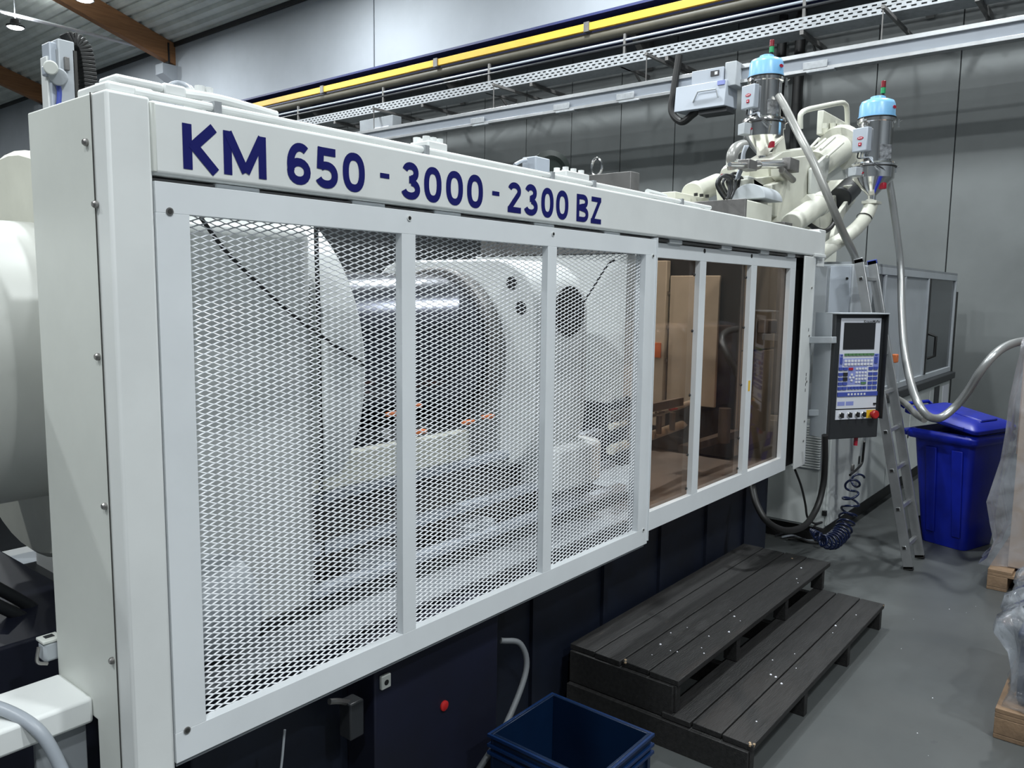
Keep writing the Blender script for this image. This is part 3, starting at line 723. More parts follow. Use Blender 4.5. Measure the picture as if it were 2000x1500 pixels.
MB().lathe([(0.095, 0), (0.10, 0.004), (0.10, 0.03), (0.075, 0.035), (0.06, 0.02), (0, 0.02)], c0-Vector((0, 0.02, 0)), (-0.6, -0.8, 0), 32).build('wheel', mat('dark green paint', (0.008, 0.016, 0.012), 0.4), t, sharp=20)
c1 = P(1047, 322, 1, 2.30); bx('cable_box', c1-Vector((0.055, 0.04, 0.045)), c1+Vector((0.055, 0.04, 0.03)), BOXG, t, 0.006)
MB().tube([P(1005, 322, 1, 2.3), P(1018, 315, 1, 2.3), P(1028, 313, 1, 2.3)], 0.008, 8).build('cable', BOXG, t)
bx('wheel_bracket', c0+Vector((-0.03, 0, -0.35)), c0+Vector((0.03, 0.04, 0)), STEELD, t)

# ------------------------------------------------------------------ arm sticking out at the left, with its cable and plug
bx('support_arm', (-0.6, 2.12, 0.845), (0.867, 2.33, 0.917), WHITE, bevel=0.010, label='white square steel arm sticking out at the lower left of the guard', cat='arm')
bx('arm_bracket', (0.74, 2.17, 0.52), (0.866, 2.19, 0.845), GREYM, bevel=0.004, label='grey bracket plate under the white arm', cat='bracket')
tb('arm_cable', [(0.50, 2.30, 0.80), (0.545, 2.335, 0.90), (0.60, 2.27, 0.955), (0.665, 2.20, 0.945), (0.72, 2.10, 0.90), (0.755, 2.06, 0.80), (0.775, 2.03, 0.68), (0.80, 1.98, 0.56), (0.82, 1.95, 0.42)], 0.0155, CABLE, n=14,
   label='thick grey cable looped over the white support arm', cat='cable')
t = root('connector_socket', 'small grey metal plug socket on the left edge of the guard', 'connector', (0.85, 2.36, 0.98))
T = Matrix.Translation(P(108, 1262, 1, 2.36))
MB(T).box((-0.035, -0.015, -0.035), (0.02, 0.03, 0.02)).build('body', GREYP, t, 0.008)
MB(T).box((-0.038, -0.018, 0.02), (0.015, 0.033, 0.030)).build('gasket', PANELW, t, 0.003)
MB(T).box((0.0, 0.0, 0.028), (-0.024, 0.02, 0.0315)).build('opening', DARK, t)
MB(T).tube([(-0.03, -0.02, -0.035), (-0.055, -0.02, -0.02), (-0.05, -0.02, 0.02)], 0.005, 8).build('latch', STEEL, t)
MB(T).box((0.018, -0.01, -0.03), (0.03, 0.03, 0.01)).build('flange', STEELD, t, 0.002)
tb('floor_pipe', [P(-20, 1140, 1, 2.9), P(60, 1185, 1, 2.9), P(110, 1225, 1, 2.9)], 0.02, DARK, label='dark pipe lying on the navy bed at the left edge', cat='pipe')
tb('floor_pipe', [P(-20, 1175, 1, 2.85), P(50, 1210, 1, 2.85), P(110, 1255, 1, 2.85)], 0.02, DARK, label='second dark pipe, nearer, on the navy bed at the left edge', cat='pipe')
tb('lower_cable', [(0.30, 2.24, 0.80), (0.46, 2.25, 0.83), (0.58, 2.2, 0.84)], 0.014, DARK, label='dark cable with silver sleeve under the white arm', cat='cable')

# ------------------------------------------------------------------ robot axis behind the guard, upper left
YR = 4.6
t = root('robot_arm', 'upright grey robot axis with a black cable chain above the left guard corner', 'robot', P(130, 190, 1, YR))
def pbox(u0, v0, u1, v1, Y0, th):   # box spanning image-measured width and height at its true depth Y0
    a = P(u0, v1, 1, Y0); b = P(u1, v0, 1, Y0)
    return (a.x, Y0, min(a.z, b.z)), (b.x, Y0+th, max(a.z, b.z))
a, b = pbox(121, 82, 145, 240, YR, 0.10); a = (a[0], a[1], 0.0); bx('column', a, b, GREYP, t, 0.006)
a, b = pbox(104, 86, 121, 240, YR+0.02, 0.10); a = (a[0], a[1], 0.0); bx('profile', a, b, BOXG, t, 0.006)
a, b = pbox(97, 112, 106, 240, YR+0.04, 0.08); bx('side_rail', (a[0], a[1], 1.0), b, WHITE, t, 0.004)
a, b = pbox(112, 98, 120, 140, YR+0.01, 0.02); bx('recess', a, b, GREYM, t, 0.002)
MB().cyl(P(99, 132, 1, YR+0.02), P(99, 132, 1, YR-0.1), 0.035, n=16).build('knob', PANELW, t, 0.006)
bx('plug', *pbox(90, 128, 103, 146, YR, 0.06), BOXG, t, 0.01)
bx('sensor', *pbox(128, 112, 136, 136, YR-0.02, 0.02), STEELD, t, 0.003)
MB().cyl(P(114, 150, 1, YR+0.04), P(114, 150, 1, YR-0.04), 0.045, n=18).build('fitting', GREYP, t, 0.006)
tb('blue_hose', [P(112, 158, 1, YR), P(116, 180, 1, YR), P(114, 210, 1, YR)], 0.012, KEYB, t)
bx('dark_strip', *pbox(147, 100, 150, 200, YR+0.0, 0.05), DARKGAP, t)
ch = [(129, 80), (140, 78), (150, 83), (158, 92), (163, 105), (166, 120), (168, 135), (170, 150), (171, 165), (172, 180), (173, 195), (174, 210)]
cc = catmull([P(u, v, 1, YR+0.05) for u, v in ch], 2)
for i in range(len(cc)-1):
    m_ = MB(); d = (cc[i+1]-cc[i]); m_.beam(cc[i]-d*0.06, cc[i+1]+d*0.06-d*0.12, 0.09, 0.07, up=Vector((0, 1, 0)).cross(d)); 
    m_.build('chain_link', BLACK, t, 0.004)

# ------------------------------------------------------------------ injection unit
YI = 2.7
iu = root('injection_unit', 'cream injection unit with inclined cylinders and hoses above the right guard end', 'injection unit', P(1540, 440, 1, YI))
def ip(u, v, Y=YI): return P(u, v, 1, Y)
def iprism(name, px_, Y0, Y1, m, bevel=0.008):
    pts = [ip(u, v, Y0) for u, v in px_]
    return MB().prism(pts, (0, Y1-Y0, 0)).build(name, m, iu, bevel)
iprism('saddle_block', [(1433, 352), (1508, 344), (1512, 400), (1600, 420), (1600, 470), (1440, 440)], 2.6, 2.75, CREAM)
iprism('carriage_plate', [(1524, 311), (1582, 303), (1582, 330), (1580, 352), (1588, 385), (1575, 440), (1540, 470), (1520, 440), (1532, 352), (1524, 345)], 2.50, 2.58, CREAM)
iprism('carriage_body', [(1500, 315), (1530, 296), (1600, 285), (1625, 300), (1635, 420), (1560, 460), (1505, 380)], 2.62, 2.85, CREAM)
iprism('gusset', [(1512, 312), (1530, 248), (1536, 292), (1560, 290)], 2.66, 2.70, CREAM)
iprism('inner_frame', [(1585, 330), (1612, 305), (1622, 300), (1618, 340), (1600, 395), (1584, 378)], 2.46, 2.49, PANELW)
F_ = ip(1638, 291, 2.62); dv = (F_-ip(1588, 325, 2.62)).normalized()
MB().lathe([(0.0, -0.75), (0.135, -0.75), (0.145, 0), (0.205, 0), (0.215, 0.02), (0.215, 0.10), (0.19, 0.13), (0.14, 0.22), (0, 0.24)], F_, dv, 40).build('main_cylinder', CREAM, iu, sharp=25)
for (u0, v0, u1, v1, Y) in ((1574, 298, 1599, 271, 2.55), (1603, 292, 1630, 268, 2.45), (1615, 306, 1646, 279, 2.42), (1590, 290, 1612, 272, 2.52)):
    cy('tie_rod', ip(u0, v0, Y), ip(u1, v1, Y), 0.013, CREAM, iu, n=10)
bx('valve_block', *[Vector(q) for q in (ip(1606, 262, 2.75), ip(1662, 244, 2.75)+Vector((0, 0.06, 0)))], CREAM, iu, 0.01)
for q in range(4): cy('valve_plug', ip(1612+14*q, 250, 2.72), ip(1612+14*q, 240, 2.72), 0.03, CREAM, iu, n=8)
tb('handrail', [ip(1563, 252, 2.6), ip(1563, 232, 2.6), ip(1565, 222, 2.6), ip(1575, 215, 2.6), ip(1600, 209, 2.6), ip(1640, 201, 2.6), ip(1650, 203, 2.6), ip(1654, 212, 2.6), ip(1655, 240, 2.6)], 0.024, CREAM, iu, n=12, sm=4)
# small cylinder at the left and its bolted end
cy('swivel_cylinder', ip(1362, 376, 3.1), ip(1402, 358, 3.1), 0.085, CREAM, iu, n=24, bevel=0.01)
cy('swivel_flange', ip(1352, 381, 3.1), ip(1362, 376, 3.1), 0.10, CREAM, iu, n=24, bevel=0.005)
for q in range(3): cy('flange_bolt', ip(1359+11*q, 383+1.5*q, 2.95), ip(1359+11*q, 377+1.5*q, 2.95), 0.016, BLACK, iu, n=8)
bx('slide_base', ip(1318, 400, 3.0), ip(1385, 388, 3.0)+Vector((0, 0.4, 0)), CREAM, iu, 0.006)
MB().lathe([(0.0, -0.05), (0.08, -0.03), (0.10, 0.03), (0.10, 0.16), (0, 0.16)], ip(1426, 345, 2.85), (1, 0, 0.35), 28).build('hub', CREAM, iu)
cy('nozzle_body', ip(1500, 368, 2.75), ip(1520, 340, 2.75), 0.16, CREAM, iu, n=28, bevel=0.01)
cy('nozzle_collar', ip(1495, 372, 2.72), ip(1500, 362, 2.72), 0.17, STEEL, iu, n=28)
bx('junction_box', ip(1460, 366, 2.6), ip(1492, 352, 2.6)+Vector((0, 0.2, 0)), PANELW, iu, 0.005)
iprism('side_block', [(1508, 360), (1535, 352), (1538, 400), (1530, 430), (1508, 420)], 2.52, 2.6, CREAM)
# half-round grey cover
mb = MB(); r = 0.13; c = ip(1492, 396, 2.45)
pts = [(c.x-0.30, c.y+r*math.cos(math.radians(a)), c.z+r*0.85*math.sin(math.radians(a))) for a in range(0, 181, 12)]
mb.prism(pts, (0.34, 0, 0)); mb.build('half_round_cover', GREYP, iu, 0.004)
# steel knife gate bar under the first hopper
cy('gate_cylinder', ip(1480, 322, 2.48), ip(1545, 320, 2.48), 0.036, CHROME, iu, n=20)
cy('gate_rod', ip(1425, 321, 2.48), ip(1482, 322, 2.48), 0.016, CHROME, iu, n=14)
bx('gate_block', *[ip(1463, 329, 2.45), ip(1480, 315, 2.45)+Vector((0, 0.09, 0))], STEEL, iu, 0.005)
bx('gate_head', *[ip(1543, 331, 2.42), ip(1562, 313, 2.42)+Vector((0, 0.07, 0))], STEELD, iu, 0.005)
cy('gate_strut', ip(1527, 332, 2.46), ip(1549, 352, 2.46), 0.026, STEEL, iu, n=10)
# ejector cylinder in front, towards the post
cy('traverse_cylinder', ip(1545, 438, 2.30), ip(1600, 400, 2.30), 0.085, CREAM, iu, n=28, bevel=0.008)
cy('traverse_cap', ip(1597, 402, 2.30), ip(1607, 395, 2.30), 0.095, CREAM, iu, n=28, bevel=0.008)
cy('traverse_block', ip(1575, 392, 2.33), ip(1610, 388, 2.33), 0.05, CREAM, iu, n=4)
bx('cylinder_foot', *[ip(1532, 445, 2.28), ip(1548, 436, 2.28)+Vector((0, 0.15, 0))], STEELD, iu, 0.004)
tb('hydraulic_hose', [ip(1612, 404, 2.27), ip(1622, 402, 2.27), ip(1629, 412, 2.27), ip(1628, 435, 2.27), ip(1615, 450, 2.27), ip(1600, 450, 2.27), ip(1580, 438, 2.3)], 0.020, BLACK, iu, sm=6)
cy('drive_motor', ip(1640, 388, 2.35), ip(1662, 366, 2.35), 0.10, DARK, iu, n=28, bevel=0.01)
iprism('motor_bracket', [(1655, 362), (1668, 360), (1672, 392), (1650, 420), (1632, 470), (1626, 470), (1640, 415), (1660, 388)], 2.28, 2.32, CREAM)
iprism('lower_bracket', [(1600, 400), (1625, 392), (1655, 350), (1662, 352), (1640, 410), (1628, 480), (1605, 500)], 2.38, 2.75, CREAM)
iprism('lower_link', [(1600, 300), (1650, 330), (1664, 370), (1640, 395), (1590, 350)], 2.6, 2.62, PANELW)
for q, (o1, o2) in enumerate(((0, 0), (5, 3), (12, 2), (20, 6), (26, 0))):
    tb('oil_hose', [ip(1415+o1, 388, 2.50+0.03*q), ip(1404+o1, 372-o2, 2.50+0.03*q), ip(1400+o1, 358-o2, 2.50+0.03*q), ip(1408+o1*1.2, 345-o2, 2.50+0.03*q), ip(1424+o1, 350-o2, 2.50+0.03*q), ip(1424+o1*0.8, 372, 2.50+0.03*q), ip(1420+o1*0.6, 388, 2.50+0.03*q)], 0.011, BLACK if q % 2 else DARK, iu, sm=5)
cy('red_gauge', ip(1411, 343, 2.75), ip(1411, 343, 2.70), 0.014, DRED, iu, n=16)
tb('suction_elbow', [ip(1432, 330, 2.7), ip(1430, 305, 2.7), ip(1438, 290, 2.7), ip(1452, 284, 2.7)], 0.045, HOSE, iu, n=14)
cy('pale_adapter', ip(1431, 325, 2.7), ip(1431, 312, 2.7), 0.05, PANELW, iu, n=16)
for q in range(3): tb('signal_cable', [ip(1455+3*q, 285, 2.55), ip(1450+2*q, 300, 2.55), ip(1446+3*q, 325, 2.55), ip(1436+3*q, 350, 2.55)], 0.008, CABLE, iu, sm=5)
bx('barrel_support', *[ip(1600, 520, 2.75), ip(1640, 400, 2.75)+Vector((0, 0.5, 0))], CREAM, iu, 0.01)
iprism('left_leg', [(1448, 398), (1500, 392), (1500, 480), (1448, 470)], 2.42, 2.5, CREAM)

# ------------------------------------------------------------------ vacuum hoppers
def hopper(u, Y, vtop, label, vs):
    """vs: photo rows of lid top, lid bottom, body bottom, flange bottom, drum bottom, cone bottom"""
    zz = [P(u, v, 1, Y).z for v in vs]; x = P(u, vs[2], 1, Y).x
    zl, zlb, zb, zf, zd, zc = zz
    t = root('vacuum_hopper', label, 'hopper', (x, Y, zc), 'stainless vacuum hoppers')
    R = 0.140
    o = (x, Y, 0)
    Z = (0, 0, 1)
    lid = MB().lathe([(R+0.005, zlb), (R+0.005, zlb+0.012), (R, zlb+0.014), (R-0.004, zl-0.07), (R-0.016, zl-0.042), (R-0.05, zl-0.028), (0.062, zl-0.025), (0.058, zl-0.004), (0.05, zl), (0, zl)], o, Z, 40).build('blue_lid', LIDB, t, sharp=50)
    cy('signal_stem', (x+0.02, Y-0.03, zl), (x+0.02, Y-0.03, zl+0.025), 0.012, BLACK, lid, n=10)
    cy('green_light', (x+0.02, Y-0.03, zl+0.025), (x+0.02, Y-0.03, zl+0.07), 0.019, GREEN, lid, n=14)
    cy('red_light', (x+0.02, Y-0.03, zl+0.07), (x+0.02, Y-0.03, zl+0.125), 0.019, REDL, lid, n=14, bevel=0.004)
    MB().lathe([(R-0.008, zb), (R-0.008, zlb-0.042), (R+0.006, zlb-0.036), (R+0.006, zlb-0.010), (R-0.002, zlb-0.006), (R-0.002, zlb)], o, Z, 44).build('body', CHROME, t, sharp=30)
    MB().lathe([(R+0.009, 0), (R+0.009, 0.006), (R-0.01, 0.006)], (x, Y, zlb-0.006), Z, 40).build('gasket', BLACK, t)
    MB().lathe([(R-0.012, zf), (R+0.034, zf), (R+0.036, zf+0.02), (R+0.030, zb-0.004), (R-0.02, zb)], o, Z, 44).build('flange_ring', CHROME, t, sharp=30)
    MB().lathe([(R+0.037, 0), (R+0.037, 0.008), (R, 0.008)], (x, Y, zf-0.004), Z, 40).build('lower_gasket', BLACK, t)
    MB().lathe([(R+0.024, zf-0.004), (R+0.024, zd), (0.032, zc+0.05), (0.032, zc)], o, Z, 44).build('cone', CHROME, t, sharp=25)
    # facing direction of the fittings: towards the aisle, slightly to the left
    T = Matrix.Translation((x, Y, 0)) @ Matrix.Rotation(math.radians(-200), 4, 'Z')    # local +X looks to the aisle
    zm = (zlb+zb)/2
    cb = MB(T).box((R+0.005, -0.07+0.0, zm-0.105), (R+0.065, 0.07, zm+0.085)).build('control_box', BOXG, t, 0.008)
    def badge(par, rr, yy, z_, w, hh, nm='badge'):
        m = MB(T); pts = [(rr, yy+w*math.cos(a*math.pi/12), z_+hh*math.sin(a*math.pi/12)) for a in range(24)]
        m.prism(pts, (0.004, 0, 0)); b_ = m.build(nm, DRED, par)
        m = MB(T)
        for q in range(7): m.box((rr+0.004, yy-w*0.62+q*w*0.19, z_-hh*0.28), (rr+0.005, yy-w*0.62+q*w*0.19+w*0.12, z_+hh*(0.3 if q % 3 else 0.5)))
        m.build('badge_print', PRINT, b_)
    badge(cb, R+0.065, 0.008, zm+0.0, 0.028, 0.0115)
    sw = MB(T).box((R+0.065, -0.006, zm-0.062), (R+0.072, 0.022, zm-0.036)).build('red_switch', DRED, cb, 0.002)
    MB(T).box((R+0.072, 0.002, zm-0.053), (R+0.073, 0.016, zm-0.046)).build('switch_print', PRINT, cb)
    badge(t, R+0.026, 0.0, zf-0.055, 0.028, 0.0115, 'drum_badge')
    T3 = Matrix.Translation((x, Y, 0)) @ Matrix.Rotation(math.radians(-102), 4, 'Z')
    m = MB(T3); pts = [(R+0.001, 0.025*math.cos(a*math.pi/12), zlb+0.07+0.013*math.sin(a*math.pi/12)) for a in range(24)]
    m.prism(pts, (0.004, 0, 0)); m.build('lid_badge', DRED, lid)
    T4 = Matrix.Translation((x, Y, 0)) @ Matrix.Rotation(math.radians(-128), 4, 'Z')
    MB(T4).box((R-0.010, -0.05, zb+0.02), (R+0.001, 0.05, zb+0.13)).build('silver_label', SILVERTAG, t)
    for ang in (-75, 165):
        T5 = Matrix.Translation((x, Y, 0)) @ Matrix.Rotation(math.radians(ang), 4, 'Z')
        for zq in (zlb-0.03, zf):
            m = MB(T5); m.box((R+0.02, -0.012, zq-0.05), (R+0.034, 0.012, zq+0.012)); m.tube([(R+0.03, -0.01, zq-0.01), (R+0.05, 0, zq+0.0), (R+0.03, 0.01, zq-0.01)], 0.003, 6); m.build('latch', CHROME, t, 0.002)
    T6 = Matrix.Translation((x, Y, 0)) @ Matrix.Rotation(math.radians(148), 4, 'Z')
    m = MB(T6); m.box((R+0.02, -0.04, zd+0.01), (R+0.085, 0.05, zf-0.01)); m.build('side_box', GREYP, t, 0.004)
    for q in range(3):
        m = MB(T); m.tube([(R+0.03, -0.03+0.03*q, zm-0.105), (R+0.03, -0.03+0.03*q, zm-0.15), (R+0.02, 0.05+0.02*q, zb+0.02), (R+0.05, 0.13, zb-0.03), (R-0.02, 0.19, zf-0.05)], 0.006, 8, 6); m.build('control_cable', CABLE if q else DARK, t)
    m = MB(T); m.box((0.10, -0.03, zd-0.05), (0.135, 0.03, zd-0.11)); 
    T7 = Matrix.Translation((x, Y, 0)) @ Matrix.Rotation(math.radians(-115), 4, 'Z')
    MB(T7).box((0.075, -0.018, zd-0.095), (0.125, 0.018, zd-0.045)).build('red_sight_cap', DRED, t, 0.006)
    m.bm.free()
    return t, x, zc
h1, hx1, hz1 = hopper(1492, 2.75, 105, 'stainless vacuum hopper with sky blue lid, the left one in front of the trunking', (105, 150, 233, 243, 270, 318))
h2, hx2, hz2 = hopper(1707, 1.97, 185, 'stainless vacuum hopper with sky blue lid, the right one beside the bare wall', (183, 228, 319, 328, 350, 396))
# feed tube under the right hopper
t = root('feed_tube', 'scratched cream feed tube curving down from the right hopper', 'pipe', (hx2, 1.97, 2.4))
z2 = hz2
bx('square_flange', (hx2-0.075, 1.97-0.06, z2-0.02), (hx2+0.075, 1.97+0.06, z2+0.005), CREAM, t, 0.004)
tb('tube', [(hx2, 1.97, z2-0.01), P(1693, 420, 1, 1.98), P(1680, 438, 1, 1.99), P(1662, 455, 1, 2.0), P(1640, 470, 1, 2.02), P(1622, 482, 1, 2.05), P(1600, 500, 1, 2.12)], 0.055, CREAM, t, n=18)
for u, v in ((1688, 425),):
    p = P(u, v, 1, 1.985); MB().lathe([(0.058, -0.006), (0.062, 0), (0.058, 0.006)], p, (0.55, -0.05, 0.85) if u > 1650 else (0.9, 0, 0.5), 20, False).build('clamp_ring', BLACK, t)
# ------------------------------------------------------------------ conveying hoses
tb('conveying_hose', [P(1521, 188, 1, 2.60), P(1535, 212, 1, 2.5), P(1560, 262, 1, 2.28), P(1590, 320, 1, 2.12), P(1620, 390, 1, 2.0), P(1645, 450, 1, 1.95), P(1665, 490, 1, 1.93), P(1672, 512, 1, 1.96), P(1676, 540, 1, 2.05)], 0.030, HOSE, n=14,
   label='smooth grey conveying hose running down diagonally between the two hoppers', cat='hose')
def ribbed(name, pts, r, m, label, pitch=0.014):
    c = catmull(pts, 14)
    # even spacing
    out = [c[0]]; acc = 0
    for a, b in zip(c, c[1:]):
        seg = (b-a).length; 
        while acc+seg >= pitch/2:
            tt = (pitch/2-acc)/seg; a = a.lerp(b, tt); out.append(a); seg = (b-a).length; acc = 0
        acc += seg
    return MB().tube(out, r, 12, 0, rf=lambda i: 1.0 if i % 2 else 0.88).build(name, m, label=label, cat='hose', sharp=80)
ribbed('ribbed_hose', [P(1732, 330, 1, 1.90), P(1741, 380, 1, 1.86), P(1751, 450, 1, 1.82), P(1759, 520, 1, 1.78), P(1761, 600, 1, 1.72), P(1766, 680, 1, 1.62), P(1777, 740, 1, 1.50), P(1792, 785, 1, 1.38), P(1812, 812, 1, 1.30), P(1836, 816, 1, 1.24),
   P(1865, 795, 1, 1.16), P(1890, 765, 1, 1.08), P(1915, 725, 1, 1.0), P(1945, 690, 1, 0.92), P(1975, 672, 1, 0.86), P(2010, 664, 1, 0.80)], 0.031, HOSEF, 'ribbed steel hose sagging over the blue bin to the cardboard box')
tb('branch_hose', [P(1722, 765, 1, 1.80), P(1745, 775, 1, 1.72), P(1768, 788, 1, 1.6), P(1788, 808, 1, 1.45), P(1806, 820, 1, 1.36)], 0.026, HOSE, n=12, label='short grey hose joining the sagging hose behind the ladder', cat='hose')

# ------------------------------------------------------------------ cabinets behind the control panel
YCab = 1.97
t = root('machine_cabinet', 'long white lower machine cabinet on a dark plinth beneath the glazed enclosure', 'cabinet', (8.5, 2.4, 0))
bx('plinth', (6.45, YCab+0.05, 0.0), (10.9, 3.2, 0.15), BLACK, t)
bx('body', (6.38, YCab, 0.15), (10.9, 3.3, 1.02), CABW, t, 0.008)
xs = [6.40, 7.25, 8.1, 8.95, 9.8, 10.85]
for q in range(5):
    dr = bx('door', (xs[q]+0.01, YCab-0.018, 0.17), (xs[q+1]-0.01, YCab, 1.0), CABW, t, 0.005)
    if q < 3: bx('latch', (xs[q+1]-0.07, YCab-0.026, 0.55), (xs[q+1]-0.04, YCab-0.018, 0.62), DARK, dr, 0.003)
bx('end_door', (6.362, YCab+0.05, 0.17), (6.38, 2.75, 0.98), CABW, t, 0.005)
lv = bx('louvre_panel', (6.352, 2.0, 0.62), (6.362, 2.24, 0.99), GREYP, t, 0.003)
for q in range(17):
    z_ = 0.635+0.0205*q; MB().prism([(6.352, 2.01, z_), (6.335, 2.01, z_), (6.352, 2.01, z_+0.011)], (0, 0.22, 0)).build('louvre', WHITE, lv)
bx('dark_slot', (6.37, YCab-0.02, 0.26), (6.40, YCab+0.01, 0.30), BLACK, t)
bx('worktop_rail', (6.7, YCab-0.06, 1.02), (10.9, YCab+0.1, 1.10), DARK, t, 0.01)
bx('rating_plate', (10.0, YCab-0.024, 0.75), (10.25, YCab-0.018, 0.98), DARK, t)
bx('white_notice', (10.45, YCab-0.024, 0.70), (10.75, YCab-0.018, 0.96), KEYW, t)
MB().cyl((7.0, YCab-0.035, 0.55), (7.0, YCab-0.018, 0.55), 0.03, n=16).build('door_knob', STEEL, t, 0.004)
t = root('switch_cabinet', 'tall grey switch cabinet behind the control panel', 'cabinet', (6.6, 2.1, 0.95))
bx('housing', (6.40, 1.86, 1.02), (6.95, 2.60, 2.24), GREYP, t, 0.01)
bx('front_sheet', (6.385, 1.875, 1.04), (6.40, 2.03, 2.225), BOXG, t, 0.004)
bx('side_sheet', (6.385, 2.05, 1.04), (6.40, 2.5, 2.225), GREYM, t, 0.004)
MB().tube([(6.385, 2.10, 1.60), (6.34, 2.085, 1.57), (6.34, 2.085, 1.40), (6.385, 2.10, 1.37)], 0.012, 8, 0).build('handle', BLACK, t)
cy('screw', (6.386, 1.90, 2.13), (6.380, 1.90, 2.13), 0.01, BLACK, t, n=8)
t = root('glazed_enclosure', 'grey framed enclosure with smoked glazing above the long cabinet', 'enclosure', (8.8, 2.4, 1.1))
for z0_, z1_ in ((1.10, 1.16), (2.19, 2.26)): bx('rail', (6.95, YCab, z0_), (10.92, YCab+0.05, z1_), GREYP, t, 0.004)
for x_ in (6.95, 7.75, 8.45, 9.45, 10.87): bx('upright', (x_, YCab, 1.16), (x_+0.05, YCab+0.05, 2.19), GREYP, t, 0.004)
bx('roof_sheet', (6.95, YCab, 2.26), (10.92, 3.25, 2.28), GREYM, t)
bx('dark_pane', (7.0, YCab+0.02, 1.16), (7.75, YCab+0.03, 2.19), SMOKE, t)
bx('grey_sheet', (7.80, YCab+0.02, 1.16), (8.45, YCab+0.03, 2.19), GREYP, t)
bx('grey_sheet', (8.50, YCab+0.02, 1.16), (9.45, YCab+0.03, 2.19), GREYP, t)
bx('smoked_pane', (9.56, YCab+0.02, 1.16), (10.87, YCab+0.03, 2.19), SMOKE, t)
bx('sliding_edge', (9.50, YCab-0.005, 1.16), (9.56, YCab+0.02, 2.19), BLACK, t)
MB().tube([(9.60, YCab-0.0, 1.60), (9.62, YCab-0.07, 1.57), (9.62, YCab-0.07, 1.36), (9.60, YCab, 1.33)], 0.016, 8, 0).build('door_handle', BLACK, t)
bx('rear_wall', (7.0, 3.2, 1.1), (10.9, 3.25, 2.26), GREYM, t)
bx('end_wall', (10.88, YCab+0.05, 1.1), (10.92, 3.25, 2.26), GREYM, t)
p = P(1746, 700, 1, YCab-0.02); bx('orange_switch', p-Vector((0.03, 0.03, 0.04)), p+Vector((0.05, 0.02, 0.04)), ORANGE, t, 0.008)
t = root('dark_steel_post', 'black steel post standing by the wall behind the enclosure', 'post', P(1862, 900, 1, 2.1))
p = P(1862, 570, 0, 11.6); bx('upright', (11.55, p.y-0.05, 0), (11.65, p.y+0.05, p.z), BLACK, t, 0.006)
for z_ in (0.9, 1.4): bx('bracket', (11.45, p.y-0.03, z_), (11.55, p.y+0.25, z_+0.03), BLACK, t)

# ------------------------------------------------------------------ control panel
pc = P(1674, 735, 1, 1.62)
wdir = Vector((0.844, -0.536, 0)).normalized(); ndir = Vector((-0.536, -0.844, 0)).normalized()
T = Matrix(((wdir.x, -ndir.x, 0, pc.x), (wdir.y, -ndir.y, 0, pc.y), (0, 0, 1, pc.z), (0, 0, 0, 1)))   # local x = width, y = into the panel, z up
t = root('control_panel', 'dark machine control panel with screen, blue keypad and red emergency stop', 'control panel', (pc.x, pc.y, pc.z-0.44))
hw = 0.208
hs = bx('housing', (-hw, 0.0, -0.437), (hw, 0.10, 0.437), DARK, t, 0.006, T=T)
bx('rear_shell', (-hw-0.0, 0.10, -0.43), (hw-0.03, 0.20, 0.425), GREYP, t, 0.006, T=T)
bx('left_shell', (-hw-0.004, 0.03, -0.437), (-hw, 0.20, 0.437), GREYP, t, 0.0, T=T)
bx('rain_lip', (-hw-0.005, -0.045, 0.430), (hw, 0.10, 0.439), GREYP, t, 0.002, T=T)
bx('side_lip', (hw-0.006, -0.04, -0.30), (hw, 0.0, 0.43), DARK, t, 0.002, T=T)
fx0, fx1 = -0.165, 0.175
def Z(v): return 0.437-(v-613)/(855-613)*0.874      # rows of the photo down the panel face
fp = bx('faceplate', (fx0, -0.005, Z(796)), (fx1, 0.0, Z(622)), PLATEW, t, 0.001, T=T)
bx('screen', (fx0+0.025, -0.008, Z(682)), (fx1-0.05, -0.0048, Z(631)), SCREEN, fp, T=T)
def fz(f): return Z(622)+(Z(796)-Z(622))*f          # fraction down the faceplate
def keys(name, m, cells, par=fp, d=0.008):
    mb = MB(T)
    for x0, z0, x1, z1 in cells: mb.box((fx0+(fx1-fx0)*x0, -0.004-d, fz(z1)), (fx0+(fx1-fx0)*x1, -0.004, fz(z0)))
    return mb.build(name, m, par, kind='stuff')
keys('green_keys', KEYG, [(0.12+0.093*i, 0.388, 0.12+0.093*i+0.082, 0.413) for i in range(8)])
keys('lilac_field', KEYL, [(0.10, 0.445, 0.84, 0.525), (0.23, 0.53, 0.71, 0.735), (0.0, 0.395, 0.085, 0.56), (0.86, 0.395, 1.0, 0.56), (0.02, 0.92, 0.20, 0.965), (0.23, 0.92, 0.42, 0.965)], d=0.002)
keys('white_keys', KEYW, [(0.125+0.08*i, 0.455+0.037*j, 0.185+0.08*i, 0.482+0.037*j) for i in range(9) for j in range(2)] +
     [(0.42+0.073*i, 0.545+0.035*j+(0.008 if j else 0), 0.47+0.073*i, 0.568+0.035*j+(0.008 if j else 0)) for i in range(4) for j in range(5) if not (j == 4 and i > 1)] +
     [(0.30, 0.61, 0.35, 0.632), (0.26, 0.642, 0.31, 0.664), (0.34, 0.642, 0.39, 0.664), (0.30, 0.674, 0.35, 0.696)])
keys('blue_keys', KEYB, [(0.03, 0.40, 0.075, 0.412), (0.89, 0.40, 0.95, 0.412), (0.02, 0.43, 0.075, 0.50), (0.88, 0.43, 0.95, 0.50)] +
     [(x, z, x+0.10, z+0.033) for x in (0.0, 0.115, 0.745, 0.87) for z in (0.54, 0.60, 0.652, 0.704, 0.755)] +
     [(0.24+0.081*i, 0.755, 0.305+0.081*i, 0.785) for i in range(6)] + [(0.0, 0.815, 1.0, 0.862)])
